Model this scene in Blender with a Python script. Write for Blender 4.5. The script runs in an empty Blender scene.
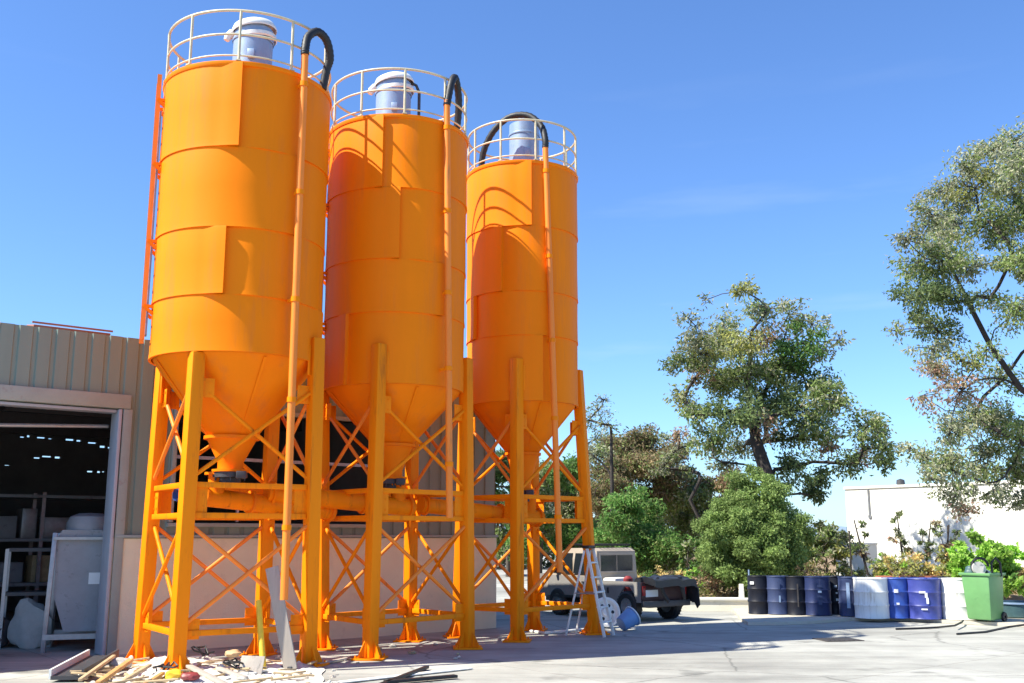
import bpy, bmesh, math, random
from mathutils import Vector, Matrix, noise
rad = math.radians
rng = random.Random(11)
SC = bpy.context.scene
COL = SC.collection

# ------------------------------------------------------------------ camera
F_PX, PITCH, EYE = 1027.0, rad(10.7), 2.0
cam = bpy.data.cameras.new('camera')
cam.sensor_width = 36.0
cam.lens = 36.0 * F_PX / 1024.0
cam.clip_start, cam.clip_end = 0.1, 5000
co = bpy.data.objects.new('camera', cam)
COL.objects.link(co)
co.location = (0, 0, EYE)
co.rotation_euler = (rad(90) + PITCH, 0, 0)
SC.camera = co

def ray(x, y):
    u = (x - 512) / F_PX
    v = (341.5 - y) / F_PX
    return Vector((u, math.cos(PITCH) - v * math.sin(PITCH), math.sin(PITCH) + v * math.cos(PITCH)))
def gnd(x, y, z=0.0):
    d = ray(x, y)
    t = (z - EYE) / d.z
    return Vector((d.x * t, d.y * t, z))
def at(x, y, Y):
    d = ray(x, y)
    t = Y / d.y
    return Vector((d.x * t, Y, EYE + d.z * t))

# ------------------------------------------------------------------ materials
def _nodes(name):
    m = bpy.data.materials.new(name)
    m.use_nodes = True
    nt = m.node_tree
    return m, nt, nt.nodes['Principled BSDF']

def mat(name, col, rough=0.6, var=0.12, scale=3.0, metal=0.0, bump=0.0, bscale=40.0, dark=None, spots=0.0, streak=False, spec=0.5):
    """colour with worn, uneven variation; spots: share of stains of colour dark"""
    m, nt, p = _nodes(name)
    N, L = nt.nodes, nt.links
    tc = N.new('ShaderNodeTexCoord')
    src = tc.outputs['Object']
    if streak:
        mp = N.new('ShaderNodeMapping'); mp.inputs['Scale'].default_value = (1, 1, 0.12)
        L.new(src, mp.inputs[0]); src = mp.outputs[0]
    nz = N.new('ShaderNodeTexNoise'); nz.inputs['Scale'].default_value = scale; nz.inputs['Detail'].default_value = 6
    nz.inputs['Roughness'].default_value = 0.65
    L.new(src, nz.inputs['Vector'])
    rp = N.new('ShaderNodeValToRGB')
    rp.color_ramp.elements[0].position = 0.32; rp.color_ramp.elements[1].position = 0.68
    a = [max(0, c * (1 - var)) for c in col]; b = [min(1, c * (1 + var)) for c in col]
    rp.color_ramp.elements[0].color = (*a, 1); rp.color_ramp.elements[1].color = (*b, 1)
    L.new(nz.outputs['Fac'], rp.inputs[0])
    out = rp.outputs[0]
    if spots > 0:
        n2 = N.new('ShaderNodeTexNoise'); n2.inputs['Scale'].default_value = scale * 2.7; n2.inputs['Detail'].default_value = 8
        n2.inputs['Roughness'].default_value = 0.7
        L.new(src, n2.inputs['Vector'])
        r2 = N.new('ShaderNodeValToRGB')
        r2.color_ramp.elements[0].position = 0.60 - 0.25 * spots; r2.color_ramp.elements[1].position = 0.74 - 0.2 * spots
        L.new(n2.outputs['Fac'], r2.inputs[0])
        mx = N.new('ShaderNodeMixRGB'); mx.inputs[2].default_value = (*(dark or (0.05, 0.04, 0.03)), 1)
        mu = N.new('ShaderNodeMath'); mu.operation = 'MULTIPLY'; mu.inputs[1].default_value = 0.75
        L.new(r2.outputs[0], mu.inputs[0]); L.new(mu.outputs[0], mx.inputs[0]); L.new(out, mx.inputs[1])
        out = mx.outputs[0]
    L.new(out, p.inputs['Base Color'])
    rr = N.new('ShaderNodeMapRange'); rr.inputs[3].default_value = max(0.03, rough - 0.12); rr.inputs[4].default_value = min(1, rough + 0.12)
    L.new(nz.outputs['Fac'], rr.inputs[0]); L.new(rr.outputs[0], p.inputs['Roughness'])
    p.inputs['Metallic'].default_value = metal
    p.inputs['Specular IOR Level'].default_value = spec
    if bump > 0:
        nb = N.new('ShaderNodeTexNoise'); nb.inputs['Scale'].default_value = bscale; nb.inputs['Detail'].default_value = 5
        L.new(tc.outputs['Object'], nb.inputs['Vector'])
        bp = N.new('ShaderNodeBump'); bp.inputs['Strength'].default_value = bump; bp.inputs['Distance'].default_value = 0.02
        L.new(nb.outputs['Fac'], bp.inputs['Height']); L.new(bp.outputs[0], p.inputs['Normal'])
    return m

def leaf_mat(name):
    m = bpy.data.materials.new(name); m.use_nodes = True
    nt = m.node_tree; N, L = nt.nodes, nt.links
    for n in list(N): N.remove(n)
    o = N.new('ShaderNodeOutputMaterial')
    at_ = N.new('ShaderNodeAttribute'); at_.attribute_name = 'leaf_colour'
    p = N.new('ShaderNodeBsdfPrincipled'); p.inputs['Roughness'].default_value = 0.6
    p.inputs['Specular IOR Level'].default_value = 0.25
    tr = N.new('ShaderNodeBsdfTranslucent')
    mx = N.new('ShaderNodeMixShader'); mx.inputs[0].default_value = 0.42
    L.new(at_.outputs['Color'], p.inputs['Base Color']); L.new(at_.outputs['Color'], tr.inputs['Color'])
    L.new(p.outputs[0], mx.inputs[1]); L.new(tr.outputs[0], mx.inputs[2]); L.new(mx.outputs[0], o.inputs[0])
    return m

M = {}
M['orange'] = mat('orange_paint', (0.94, 0.225, 0.002), 0.55, 0.05, 1.1, bump=0.05, bscale=5, spots=0.34, dark=(0.82, 0.20, 0.02), streak=True, spec=0.12)
M['orange_leg'] = mat('orange_leg_paint', (0.94, 0.25, 0.002), 0.55, 0.06, 2.0, spec=0.14, bump=0.06, bscale=20, spots=0.18, dark=(0.45, 0.11, 0.012), streak=True)
M['orange_faded'] = mat('faded_orange_paint', (0.92, 0.235, 0.016), 0.55, 0.10, 3.0, spots=0.1, dark=(0.4, 0.16, 0.05), streak=True)
M['galv'] = mat('galvanised_steel', (0.25, 0.34, 0.49), 0.5, 0.08, 5, metal=0.2, bump=0.03)
M['cream_metal'] = mat('cream_rail_paint', (0.58, 0.50, 0.33), 0.5, 0.15, 6, spots=0.1, dark=(0.4, 0.3, 0.16))
M['white_metal'] = mat('white_paint', (0.74, 0.74, 0.70), 0.5, 0.08, 4, spots=0.08, dark=(0.4, 0.37, 0.3))
M['rubber'] = mat('black_rubber', (0.012, 0.012, 0.014), 0.55, 0.2, 8, bump=0.1)
M['dark_metal'] = mat('dark_metal', (0.05, 0.05, 0.055), 0.5, 0.2, 6)
M['blue_motor'] = mat('blue_motor_paint', (0.02, 0.06, 0.22), 0.4, 0.15, 8)
M['steel'] = mat('bare_steel', (0.35, 0.35, 0.36), 0.4, 0.15, 8, metal=0.5)
M['clad'] = mat('olive_grey_cladding', (0.19, 0.245, 0.205), 0.55, 0.10, 0.8, spots=0.1, dark=(0.17, 0.17, 0.14), streak=True)
M['block'] = mat('cream_render', (0.76, 0.70, 0.50), 0.8, 0.05, 1.1, bump=0.25, bscale=50, spots=0.12, dark=(0.60, 0.55, 0.40))
M['frame'] = mat('pinkish_frame_paint', (0.29, 0.325, 0.29), 0.6, 0.08, 2, spots=0.1, dark=(0.25, 0.2, 0.18))
M['reveal'] = mat('grey_blue_frame_paint', (0.36, 0.38, 0.42), 0.55, 0.08, 2)
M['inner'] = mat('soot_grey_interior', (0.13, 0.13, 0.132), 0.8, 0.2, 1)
M['rooftile'] = mat('terracotta_sheet', (0.32, 0.13, 0.08), 0.7, 0.15, 3)
M['machine'] = mat('grey_machine_paint', (0.27, 0.28, 0.30), 0.5, 0.12, 2, spots=0.1, dark=(0.08, 0.08, 0.08))
M['paper'] = mat('white_label', (0.78, 0.78, 0.76), 0.6, 0.04, 5)
M['sack'] = mat('woven_sack', (0.42, 0.41, 0.38), 0.8, 0.12, 4, bump=0.3)
M['bark'] = mat('grey_brown_bark', (0.085, 0.065, 0.05), 0.9, 0.35, 5, bump=0.5, bscale=14)
M['dark_bark'] = mat('dark_bark', (0.04, 0.032, 0.028), 0.9, 0.35, 5, bump=0.5, bscale=14)
M['leaf'] = leaf_mat('leaves')
M['wood'] = mat('raw_timber', (0.50, 0.36, 0.20), 0.7, 0.2, 6, spots=0.1, dark=(0.25, 0.16, 0.09))
M['wood_orange'] = mat('orange_brown_timber', (0.55, 0.29, 0.10), 0.7, 0.2, 6)
M['wood_grey'] = mat('weathered_grey_timber', (0.40, 0.345, 0.29), 0.8, 0.15, 5, spots=0.15, dark=(0.18, 0.16, 0.14), streak=True)
M['white_board'] = mat('white_board', (0.76, 0.74, 0.68), 0.6, 0.06, 4, spots=0.06, dark=(0.5, 0.45, 0.35))
M['sheet'] = mat('white_plastic_sheet', (0.66, 0.64, 0.58), 0.6, 0.12, 3, spots=0.25, dark=(0.40, 0.36, 0.29))
M['red'] = mat('red_plastic', (0.24, 0.03, 0.03), 0.5, 0.15, 8)
M['yellow'] = mat('yellow_plastic', (0.80, 0.50, 0.03), 0.5, 0.1, 8)
M['brick'] = mat('brick_red', (0.36, 0.12, 0.07), 0.8, 0.2, 8)
M['navy'] = mat('navy_drum_paint', (0.018, 0.028, 0.085), 0.5, 0.25, 4, spots=0.06, dark=(0.05, 0.06, 0.11), spec=0.3, streak=True, bump=0.15, bscale=5)
M['slate'] = mat('slate_blue_drum_paint', (0.035, 0.05, 0.115), 0.55, 0.2, 4, spots=0.08, dark=(0.07, 0.085, 0.13), spec=0.3, streak=True, bump=0.15, bscale=5)
M['black_drum'] = mat('black_drum_paint', (0.008, 0.009, 0.016), 0.5, 0.25, 4, spots=0.05, dark=(0.035, 0.035, 0.05), spec=0.3, streak=True, bump=0.15, bscale=5)
M['blue'] = mat('blue_drum_paint', (0.03, 0.075, 0.33), 0.42, 0.15, 4, spots=0.08, dark=(0.10, 0.14, 0.32))
M['violet'] = mat('violet_blue_drum_paint', (0.045, 0.06, 0.27), 0.42, 0.15, 4, spots=0.08, dark=(0.13, 0.13, 0.32))
M['white_drum'] = mat('white_drum_paint', (0.78, 0.77, 0.74), 0.45, 0.06, 3, spots=0.2, dark=(0.42, 0.36, 0.28), streak=True, bump=0.12, bscale=5)
M['green_bin'] = mat('green_bin_plastic', (0.13, 0.30, 0.11), 0.45, 0.08, 3, spots=0.04, dark=(0.09, 0.2, 0.08))
M['teal'] = mat('dull_teal_plastic', (0.06, 0.12, 0.13), 0.5, 0.15, 5)
M['bucket'] = mat('pale_blue_plastic', (0.16, 0.30, 0.55), 0.45, 0.08, 5)
M['truck_grey'] = mat('faded_grey_car_paint', (0.24, 0.225, 0.21), 0.5, 0.10, 1.5, spots=0.08, dark=(0.15, 0.13, 0.11))
M['truck_beige'] = mat('faded_beige_car_paint', (0.40, 0.33, 0.26), 0.5, 0.08, 2, spots=0.1, dark=(0.32, 0.25, 0.19))
M['maroon'] = mat('dark_maroon_paint', (0.06, 0.02, 0.02), 0.5, 0.2, 4)
M['glass'] = mat('tinted_glass', (0.012, 0.015, 0.018), 0.08, 0.1, 2, spec=0.6)
M['tarp'] = mat('black_tarpaulin', (0.022, 0.023, 0.028), 0.38, 0.2, 5, bump=0.2, bscale=12)
M['chrome'] = mat('dull_chrome', (0.55, 0.55, 0.55), 0.3, 0.1, 5, metal=0.8)
M['lamp_red'] = mat('red_lens', (0.30, 0.02, 0.02), 0.25, 0.1, 5)
M['white_wall'] = mat('white_rendered_wall', (0.80, 0.77, 0.69), 0.8, 0.04, 0.5, bump=0.15, spots=0.06, dark=(0.62, 0.58, 0.5), streak=True)
M['planter'] = mat('cream_planter_render', (0.72, 0.68, 0.56), 0.8, 0.07, 1.5, bump=0.2, spots=0.1, dark=(0.5, 0.45, 0.36))
M['pave'] = mat('tan_paving', (0.50, 0.45, 0.37), 0.85, 0.08, 0.8, bump=0.2, spots=0.1, dark=(0.38, 0.34, 0.28))
M['soil'] = mat('dry_earth', (0.26, 0.18, 0.10), 0.9, 0.3, 2.5, bump=0.6, bscale=6)
M['iron'] = mat('rusted_iron', (0.06, 0.05, 0.045), 0.7, 0.25, 6)
M['hill'] = mat('hazy_blue_hill', (0.20, 0.27, 0.34), 0.9, 0.15, 0.02)  # pale blue of distance haze is put into the hill colour
M['stone'] = mat('pale_rubble', (0.46, 0.43, 0.37), 0.85, 0.15, 6, bump=0.4)

# concrete yard: pale slab with patches, stains, hairline cracks and a darker repaired strip
def yard_mat():
    m, nt, p = _nodes('yard_concrete')
    N, L = nt.nodes, nt.links
    tc = N.new('ShaderNodeTexCoord'); src = tc.outputs['Object']
    def nzz(s, d=6, r=0.6):
        n = N.new('ShaderNodeTexNoise'); n.inputs['Scale'].default_value = s; n.inputs['Detail'].default_value = d
        n.inputs['Roughness'].default_value = r; L.new(src, n.inputs['Vector']); return n
    big = nzz(0.22, 5, 0.55); med = nzz(1.6, 8, 0.7); fine = nzz(28, 4, 0.7)
    r1 = N.new('ShaderNodeValToRGB'); e = r1.color_ramp.elements
    e[0].position, e[0].color = 0.36, (0.31, 0.30, 0.27, 1)
    e[1].position, e[1].color = 0.60, (0.445, 0.435, 0.39, 1)
    L.new(big.outputs['Fac'], r1.inputs[0])
    def mul(a, fac_node, lo, hi, p0, p1):
        rr = N.new('ShaderNodeValToRGB'); rr.color_ramp.elements[0].position = p0; rr.color_ramp.elements[1].position = p1
        rr.color_ramp.elements[0].color = (lo, lo, lo, 1); rr.color_ramp.elements[1].color = (hi, hi, hi, 1)
        L.new(fac_node, rr.inputs[0])
        mx = N.new('ShaderNodeMixRGB'); mx.blend_type = 'MULTIPLY'; mx.inputs[0].default_value = 1
        L.new(a, mx.inputs[1]); L.new(rr.outputs[0], mx.inputs[2]); return mx.outputs[0]
    c = mul(r1.outputs[0], med.outputs['Fac'], 0.86, 1.06, 0.3, 0.65)
    c = mul(c, fine.outputs['Fac'], 0.92, 1.05, 0.3, 0.7)
    vo = N.new('ShaderNodeTexVoronoi'); vo.feature = 'DISTANCE_TO_EDGE'; vo.inputs['Scale'].default_value = 0.23
    ds = N.new('ShaderNodeMixRGB'); ds.blend_type = 'ADD'; ds.inputs[0].default_value = 0.25
    L.new(src, ds.inputs[1]); L.new(med.outputs['Color'], ds.inputs[2]); L.new(ds.outputs[0], vo.inputs['Vector'])
    c = mul(c, vo.outputs['Distance'], 0.55, 1.0, 0.0, 0.006)
    oil = nzz(0.9, 3, 0.5)
    c = mul(c, oil.outputs['Fac'], 1.0, 0.55, 0.62, 0.72)
    mpt = N.new('ShaderNodeMapping'); mpt.inputs['Scale'].default_value = (0.10, 1.0, 1.0); mpt.inputs['Rotation'].default_value = (0, 0, 0.35)
    L.new(src, mpt.inputs[0]); tkn = N.new('ShaderNodeTexNoise'); tkn.inputs['Scale'].default_value = 1.3; tkn.inputs['Detail'].default_value = 7; tkn.inputs['Roughness'].default_value = 0.7
    L.new(mpt.outputs[0], tkn.inputs['Vector']); c = mul(c, tkn.outputs['Fac'], 0.70, 1.10, 0.34, 0.62)
    br = N.new('ShaderNodeTexBrick'); br.offset = 0.0; br.inputs['Scale'].default_value = 1.0; br.inputs['Mortar Size'].default_value = 0.012; br.inputs['Mortar Smooth'].default_value = 0.3
    br.inputs['Brick Width'].default_value = 5.2; br.inputs['Row Height'].default_value = 4.4
    br.inputs['Color1'].default_value = (1, 1, 1, 1); br.inputs['Color2'].default_value = (0.93, 0.93, 0.92, 1); br.inputs['Mortar'].default_value = (0.62, 0.6, 0.57, 1)
    mpb = N.new('ShaderNodeMapping'); mpb.inputs['Rotation'].default_value = (0, 0, -0.68); L.new(src, mpb.inputs[0]); L.new(mpb.outputs[0], br.inputs['Vector'])
    mj = N.new('ShaderNodeMixRGB'); mj.blend_type = 'MULTIPLY'; mj.inputs[0].default_value = 1; L.new(c, mj.inputs[1]); L.new(br.outputs['Color'], mj.inputs[2]); c = mj.outputs[0]
    L.new(c, p.inputs['Base Color']); p.inputs['Roughness'].default_value = 0.85
    bp = N.new('ShaderNodeBump'); bp.inputs['Strength'].default_value = 0.25; bp.inputs['Distance'].default_value = 0.01
    L.new(fine.outputs['Fac'], bp.inputs['Height']); L.new(bp.outputs[0], p.inputs['Normal'])
    return m
M['yard'] = yard_mat()

# ------------------------------------------------------------------ mesh building
class MB:
    def __init__(s): s.v = []; s.f = []; s.cuts = []
    def parts(s, name, m, parent=None, smooth=40):
        """each added piece becomes an object of its own"""
        out = []; ends = s.cuts[1:] + [(len(s.v), len(s.f))]
        for (v0, f0), (v1, f1) in zip(s.cuts, ends):
            b = MB(); b.add(s.v[v0:v1], [tuple(i - v0 for i in f) for f in s.f[f0:f1]]); out.append(b.build(name, m, parent, smooth))
        return out[0]
    def add(s, vs, fs):
        o = len(s.v); s.cuts.append((len(s.v), len(s.f))); s.v += [tuple(v) for v in vs]; s.f += [tuple(i + o for i in f) for f in fs]; return s
    def box(s, c, d, rot=None, bev=0.0, taper=1.0):
        bm = bmesh.new(); bmesh.ops.create_cube(bm, size=1)
        for v in bm.verts:
            k = taper if v.co.z > 0 else 1.0
            v.co = Vector((v.co.x * d[0] * k, v.co.y * d[1] * k, v.co.z * d[2]))
        if bev > 0: bmesh.ops.bevel(bm, geom=bm.edges[:], offset=bev, segments=2, affect='EDGES', profile=0.5)
        bm.verts.index_update()
        vs = [(rot @ v.co if rot else v.co) + Vector(c) for v in bm.verts]
        fs = [[v.index for v in f.verts] for f in bm.faces]; bm.free()
        return s.add(vs, fs)
    def beam(s, p, q, w, h, up=(0, 0, 1), bev=0.0):
        p, q = Vector(p), Vector(q); z = (q - p); l = z.length; z.normalize()
        u = Vector(up)
        if abs(u.dot(z)) > 0.97: u = Vector((1, 0, 0))
        x = u.cross(z).normalized(); y = z.cross(x)
        return s.box((p + q) / 2, (w, h, l), Matrix((x, y, z)).transposed(), bev)
    def tube(s, pts, r, n=8, caps=True):
        pts = [Vector(p) for p in pts]; k = len(pts)
        rs = r if isinstance(r, (list, tuple)) else [r] * k
        t0 = (pts[1] - pts[0]).normalized()
        a = t0.orthogonal().normalized(); vs = []; fs = []
        for i in range(k):
            t = (pts[min(i + 1, k - 1)] - pts[max(i - 1, 0)]).normalized()
            a = (a - t * a.dot(t)).normalized(); b = t.cross(a)
            for j in range(n):
                w = 2 * math.pi * j / n
                vs.append(pts[i] + (a * math.cos(w) + b * math.sin(w)) * rs[i])
        for i in range(k - 1):
            for j in range(n):
                j2 = (j + 1) % n
                fs.append((i * n + j, i * n + j2, (i + 1) * n + j2, (i + 1) * n + j))
        if caps:
            fs.append(tuple(range(n - 1, -1, -1))); fs.append(tuple((k - 1) * n + j for j in range(n)))
        return s.add(vs, fs)
    def lathe(s, prof, n=32, c=(0, 0, 0), rot=None, a0=0.0, a1=2 * math.pi):
        full = abs(a1 - a0 - 2 * math.pi) < 1e-6
        m = n if full else n + 1; vs = []; fs = []
        for r, z in prof:
            for j in range(m):
                w = a0 + (a1 - a0) * j / n
                q = Vector((r * math.cos(w), r * math.sin(w), z))
                vs.append((rot @ q if rot else q) + Vector(c))
        for i in range(len(prof) - 1):
            for j in range(n):
                j2 = (j + 1) % m
                fs.append((i * m + j, i * m + j2, (i + 1) * m + j2, (i + 1) * m + j))
        return s.add(vs, fs)
    def prism(s, poly, y0, y1, axes='xz'):
        """closed outline in the x-z plane pushed along y"""
        n = len(poly)
        def P(a, b, y): return (a, y, b) if axes == 'xz' else (a, b, y)
        vs = [P(a, b, y0) for a, b in poly] + [P(a, b, y1) for a, b in poly]
        fs = [tuple(range(n)), tuple(range(2 * n - 1, n - 1, -1))]
        for i in range(n):
            j = (i + 1) % n; fs.append((i, i + n, j + n, j))
        return s.add(vs, fs)
    def wall(s, a0, a1, z0, z1, holes, yf, thick, cuts=()):
        """wall in x-z with openings; yf(x) gives the outer face"""
        xs = sorted(set([a0, a1] + [h[0] for h in holes] + [h[1] for h in holes] + [c for c in cuts if a0 < c < a1]))
        zs = sorted(set([z0, z1] + [h[2] for h in holes] + [h[3] for h in holes]))
        xs = [x for x in xs if a0 - 1e-9 <= x <= a1 + 1e-9]; zs = [z for z in zs if z0 - 1e-9 <= z <= z1 + 1e-9]
        def solid(i, k):
            if i < 0 or k < 0 or i >= len(xs) - 1 or k >= len(zs) - 1: return False
            cx, cz = (xs[i] + xs[i + 1]) / 2, (zs[k] + zs[k + 1]) / 2
            return not any(h[0] < cx < h[1] and h[2] < cz < h[3] for h in holes)
        nx = len(xs); idx = lambda i, k, b: (k * nx + i) * 2 + b
        vs = []
        for z in zs:
            for x in xs:
                y = yf(x); vs += [(x, y, z), (x, y + thick, z)]
        fs = []
        for i in range(nx - 1):
            for k in range(len(zs) - 1):
                if not solid(i, k): continue
                A, B, C, D = (i, k), (i + 1, k), (i + 1, k + 1), (i, k + 1)
                fs.append((idx(*A, 0), idx(*B, 0), idx(*C, 0), idx(*D, 0)))
                fs.append((idx(*D, 1), idx(*C, 1), idx(*B, 1), idx(*A, 1)))
                for (P, Q, ni, nk) in ((A, B, i, k - 1), (B, C, i + 1, k), (C, D, i, k + 1), (D, A, i - 1, k)):
                    if not solid(ni, nk): fs.append((idx(*P, 1), idx(*Q, 1), idx(*Q, 0), idx(*P, 0)))
        return s.add(vs, fs)
    def build(s, name, m, parent=None, smooth=40, loc=None):
        me = bpy.data.meshes.new(name); me.from_pydata(s.v, [], s.f); me.update()
        bm = bmesh.new(); bm.from_mesh(me); bmesh.ops.recalc_face_normals(bm, faces=bm.faces[:]); bm.to_mesh(me); bm.free()
        me.materials.append(M[m] if isinstance(m, str) else m)
        if smooth:
            me.polygons.foreach_set('use_smooth', [True] * len(me.polygons)); me.set_sharp_from_angle(angle=rad(smooth))
        o = bpy.data.objects.new(name, me); COL.objects.link(o)
        if parent is not None: o.parent = parent
        if loc is not None: o.location = loc
        return o

def tag(o, label=None, cat=None, group=None, kind=None):
    if label: o['label'] = label
    if cat: o['category'] = cat
    if group: o['group'] = group
    if kind: o['kind'] = kind
    return o
def empty(name, loc, rz, label, cat, group=None):
    o = bpy.data.objects.new(name, None); COL.objects.link(o)
    o.empty_display_size = 0.3
    o.location = loc; o.rotation_euler = (0, 0, rz)
    return tag(o, label, cat, group)
def stem_(n): return n.split('.')[0]
def RZ(a): return Matrix.Rotation(a, 3, 'Z')
def RX(a): return Matrix.Rotation(a, 3, 'X')
def RY(a): return Matrix.Rotation(a, 3, 'Y')

# ------------------------------------------------------------------ light
SUN_AZ, SUN_EL = rad(-112), rad(50)     # azimuth clockwise from the view direction
S = Vector((math.sin(SUN_AZ) * math.cos(SUN_EL), math.cos(SUN_AZ) * math.cos(SUN_EL), math.sin(SUN_EL)))
sl = bpy.data.lights.new('sun', 'SUN'); sl.energy = 5.0; sl.angle = rad(0.53); sl.color = (1.0, 0.96, 0.83)
so = bpy.data.objects.new('sun', sl); COL.objects.link(so)
so.rotation_euler = S.to_track_quat('Z', 'Y').to_euler(); so.location = (-20, -10, 30)
w = bpy.data.worlds.new('World'); SC.world = w; w.use_nodes = True
nt = w.node_tree
sky = nt.nodes.new('ShaderNodeTexSky'); sky.sky_type = 'NISHITA'; sky.sun_disc = False
sky.sun_elevation = SUN_EL; sky.sun_rotation = SUN_AZ
sky.air_density = 1.0; sky.dust_density = 0.4; sky.ozone_density = 1.6; sky.altitude = 100
tn = nt.nodes.new('ShaderNodeMixRGB'); tn.blend_type = 'MULTIPLY'; tn.inputs[0].default_value = 1.0
tn.inputs[2].default_value = (0.70, 0.97, 1.36, 1)      # deep clear blue of a dry day
nt.links.new(sky.outputs[0], tn.inputs[1]); tcw = nt.nodes.new('ShaderNodeTexCoord'); mpw = nt.nodes.new('ShaderNodeMapping'); mpw.inputs['Scale'].default_value = (2.2, 2.2, 16.0); mpw.inputs['Rotation'].default_value = (0.0, 0.06, 0.4)
nzw = nt.nodes.new('ShaderNodeTexNoise'); nzw.inputs['Scale'].default_value = 1.7; nzw.inputs['Detail'].default_value = 5; nzw.inputs['Roughness'].default_value = 0.5
rpw = nt.nodes.new('ShaderNodeValToRGB'); rpw.color_ramp.elements[0].position = 0.60; rpw.color_ramp.elements[1].position = 0.80
rpw.color_ramp.elements[1].color = (0.2, 0.2, 0.2, 1)
sx = nt.nodes.new('ShaderNodeSeparateXYZ'); lo_ = nt.nodes.new('ShaderNodeMapRange'); lo_.inputs[1].default_value = 0.45; lo_.inputs[2].default_value = 0.15
ml = nt.nodes.new('ShaderNodeMath'); ml.operation = 'MULTIPLY'
cl_ = nt.nodes.new('ShaderNodeMixRGB'); cl_.inputs[2].default_value = (5.5, 6.2, 7.2, 1)
for a_, b_ in ((tcw.outputs['Generated'], mpw.inputs[0]), (mpw.outputs[0], nzw.inputs['Vector']), (nzw.outputs['Fac'], rpw.inputs[0]), (tcw.outputs['Generated'], sx.inputs[0]), (sx.outputs['Z'], lo_.inputs[0]), (rpw.outputs[0], ml.inputs[0]), (lo_.outputs[0], ml.inputs[1]), (ml.outputs[0], cl_.inputs[0]), (tn.outputs[0], cl_.inputs[1]), (cl_.outputs[0], nt.nodes['Background'].inputs[0])):
    nt.links.new(a_, b_)
nt.nodes['Background'].inputs[1].default_value = 0.094
SC.view_settings.view_transform = 'Standard'; SC.view_settings.look = 'None'
SC.view_settings.exposure = 0.95; SC.view_settings.gamma = 1.0
SC.view_settings.use_curve_mapping = False

# ------------------------------------------------------------------ setting: ground
g = MB()
g.add([(-900, -300, 0), (900, -300, 0), (900, 1500, 0), (-900, 1500, 0)], [(0, 1, 2, 3)])
tag(g.build('ground', 'yard', smooth=0), kind='structure')
# raised paving under the drums, with its kerb edge
edge = [(741, 621.5), (748, 625.5), (775, 625.5), (815, 624), (852, 621), (900, 621), (960, 624), (1000, 626), (1040, 628), (1120, 632)]
pts = [gnd(x, y) for x, y in edge]
pv = MB()
poly = [(p.x, p.y) for p in pts] + [(24, 31.5), (6.4, 31.5)]
pv.prism(poly, 0.004, 0.075, axes='xy')
tag(pv.build('pavement', 'pave', smooth=0), kind='structure')
# earth bank behind drums and planter
bk = MB(); nx, ny = 60, 18; vs = []; fs = []
for j in range(ny + 1):
    for i in range(nx + 1):
        x = 3.2 + 32 * i / nx; y = 29.3 + 30 * (j / ny) ** 1.4
        if x > 7: y = y - min(1.0, (x - 7) * 0.3) * 0.9
        t = j / ny
        z = 0.30 + 0.5 * t + 0.14 * noise.noise(Vector((x * 0.7, y * 0.7, 1))) * (1 if j else 0)
        vs.append((x, y, z if j else 0.1))
for j in range(ny):
    for i in range(nx):
        a = j * (nx + 1) + i; fs.append((a, a + 1, a + nx + 2, a + nx + 1))
bk.add(vs, fs); tag(bk.build('terrain', 'soil', smooth=60), kind='structure')
# far hills
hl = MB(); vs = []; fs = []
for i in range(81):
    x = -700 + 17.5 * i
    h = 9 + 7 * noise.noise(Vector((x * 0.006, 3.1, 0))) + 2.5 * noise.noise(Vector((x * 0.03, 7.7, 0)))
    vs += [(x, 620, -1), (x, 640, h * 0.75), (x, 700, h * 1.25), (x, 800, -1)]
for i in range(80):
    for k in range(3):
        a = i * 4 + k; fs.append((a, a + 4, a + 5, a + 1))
hl.add(vs, fs); tag(hl.build('hills', 'hill', smooth=80), kind='structure')

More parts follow.
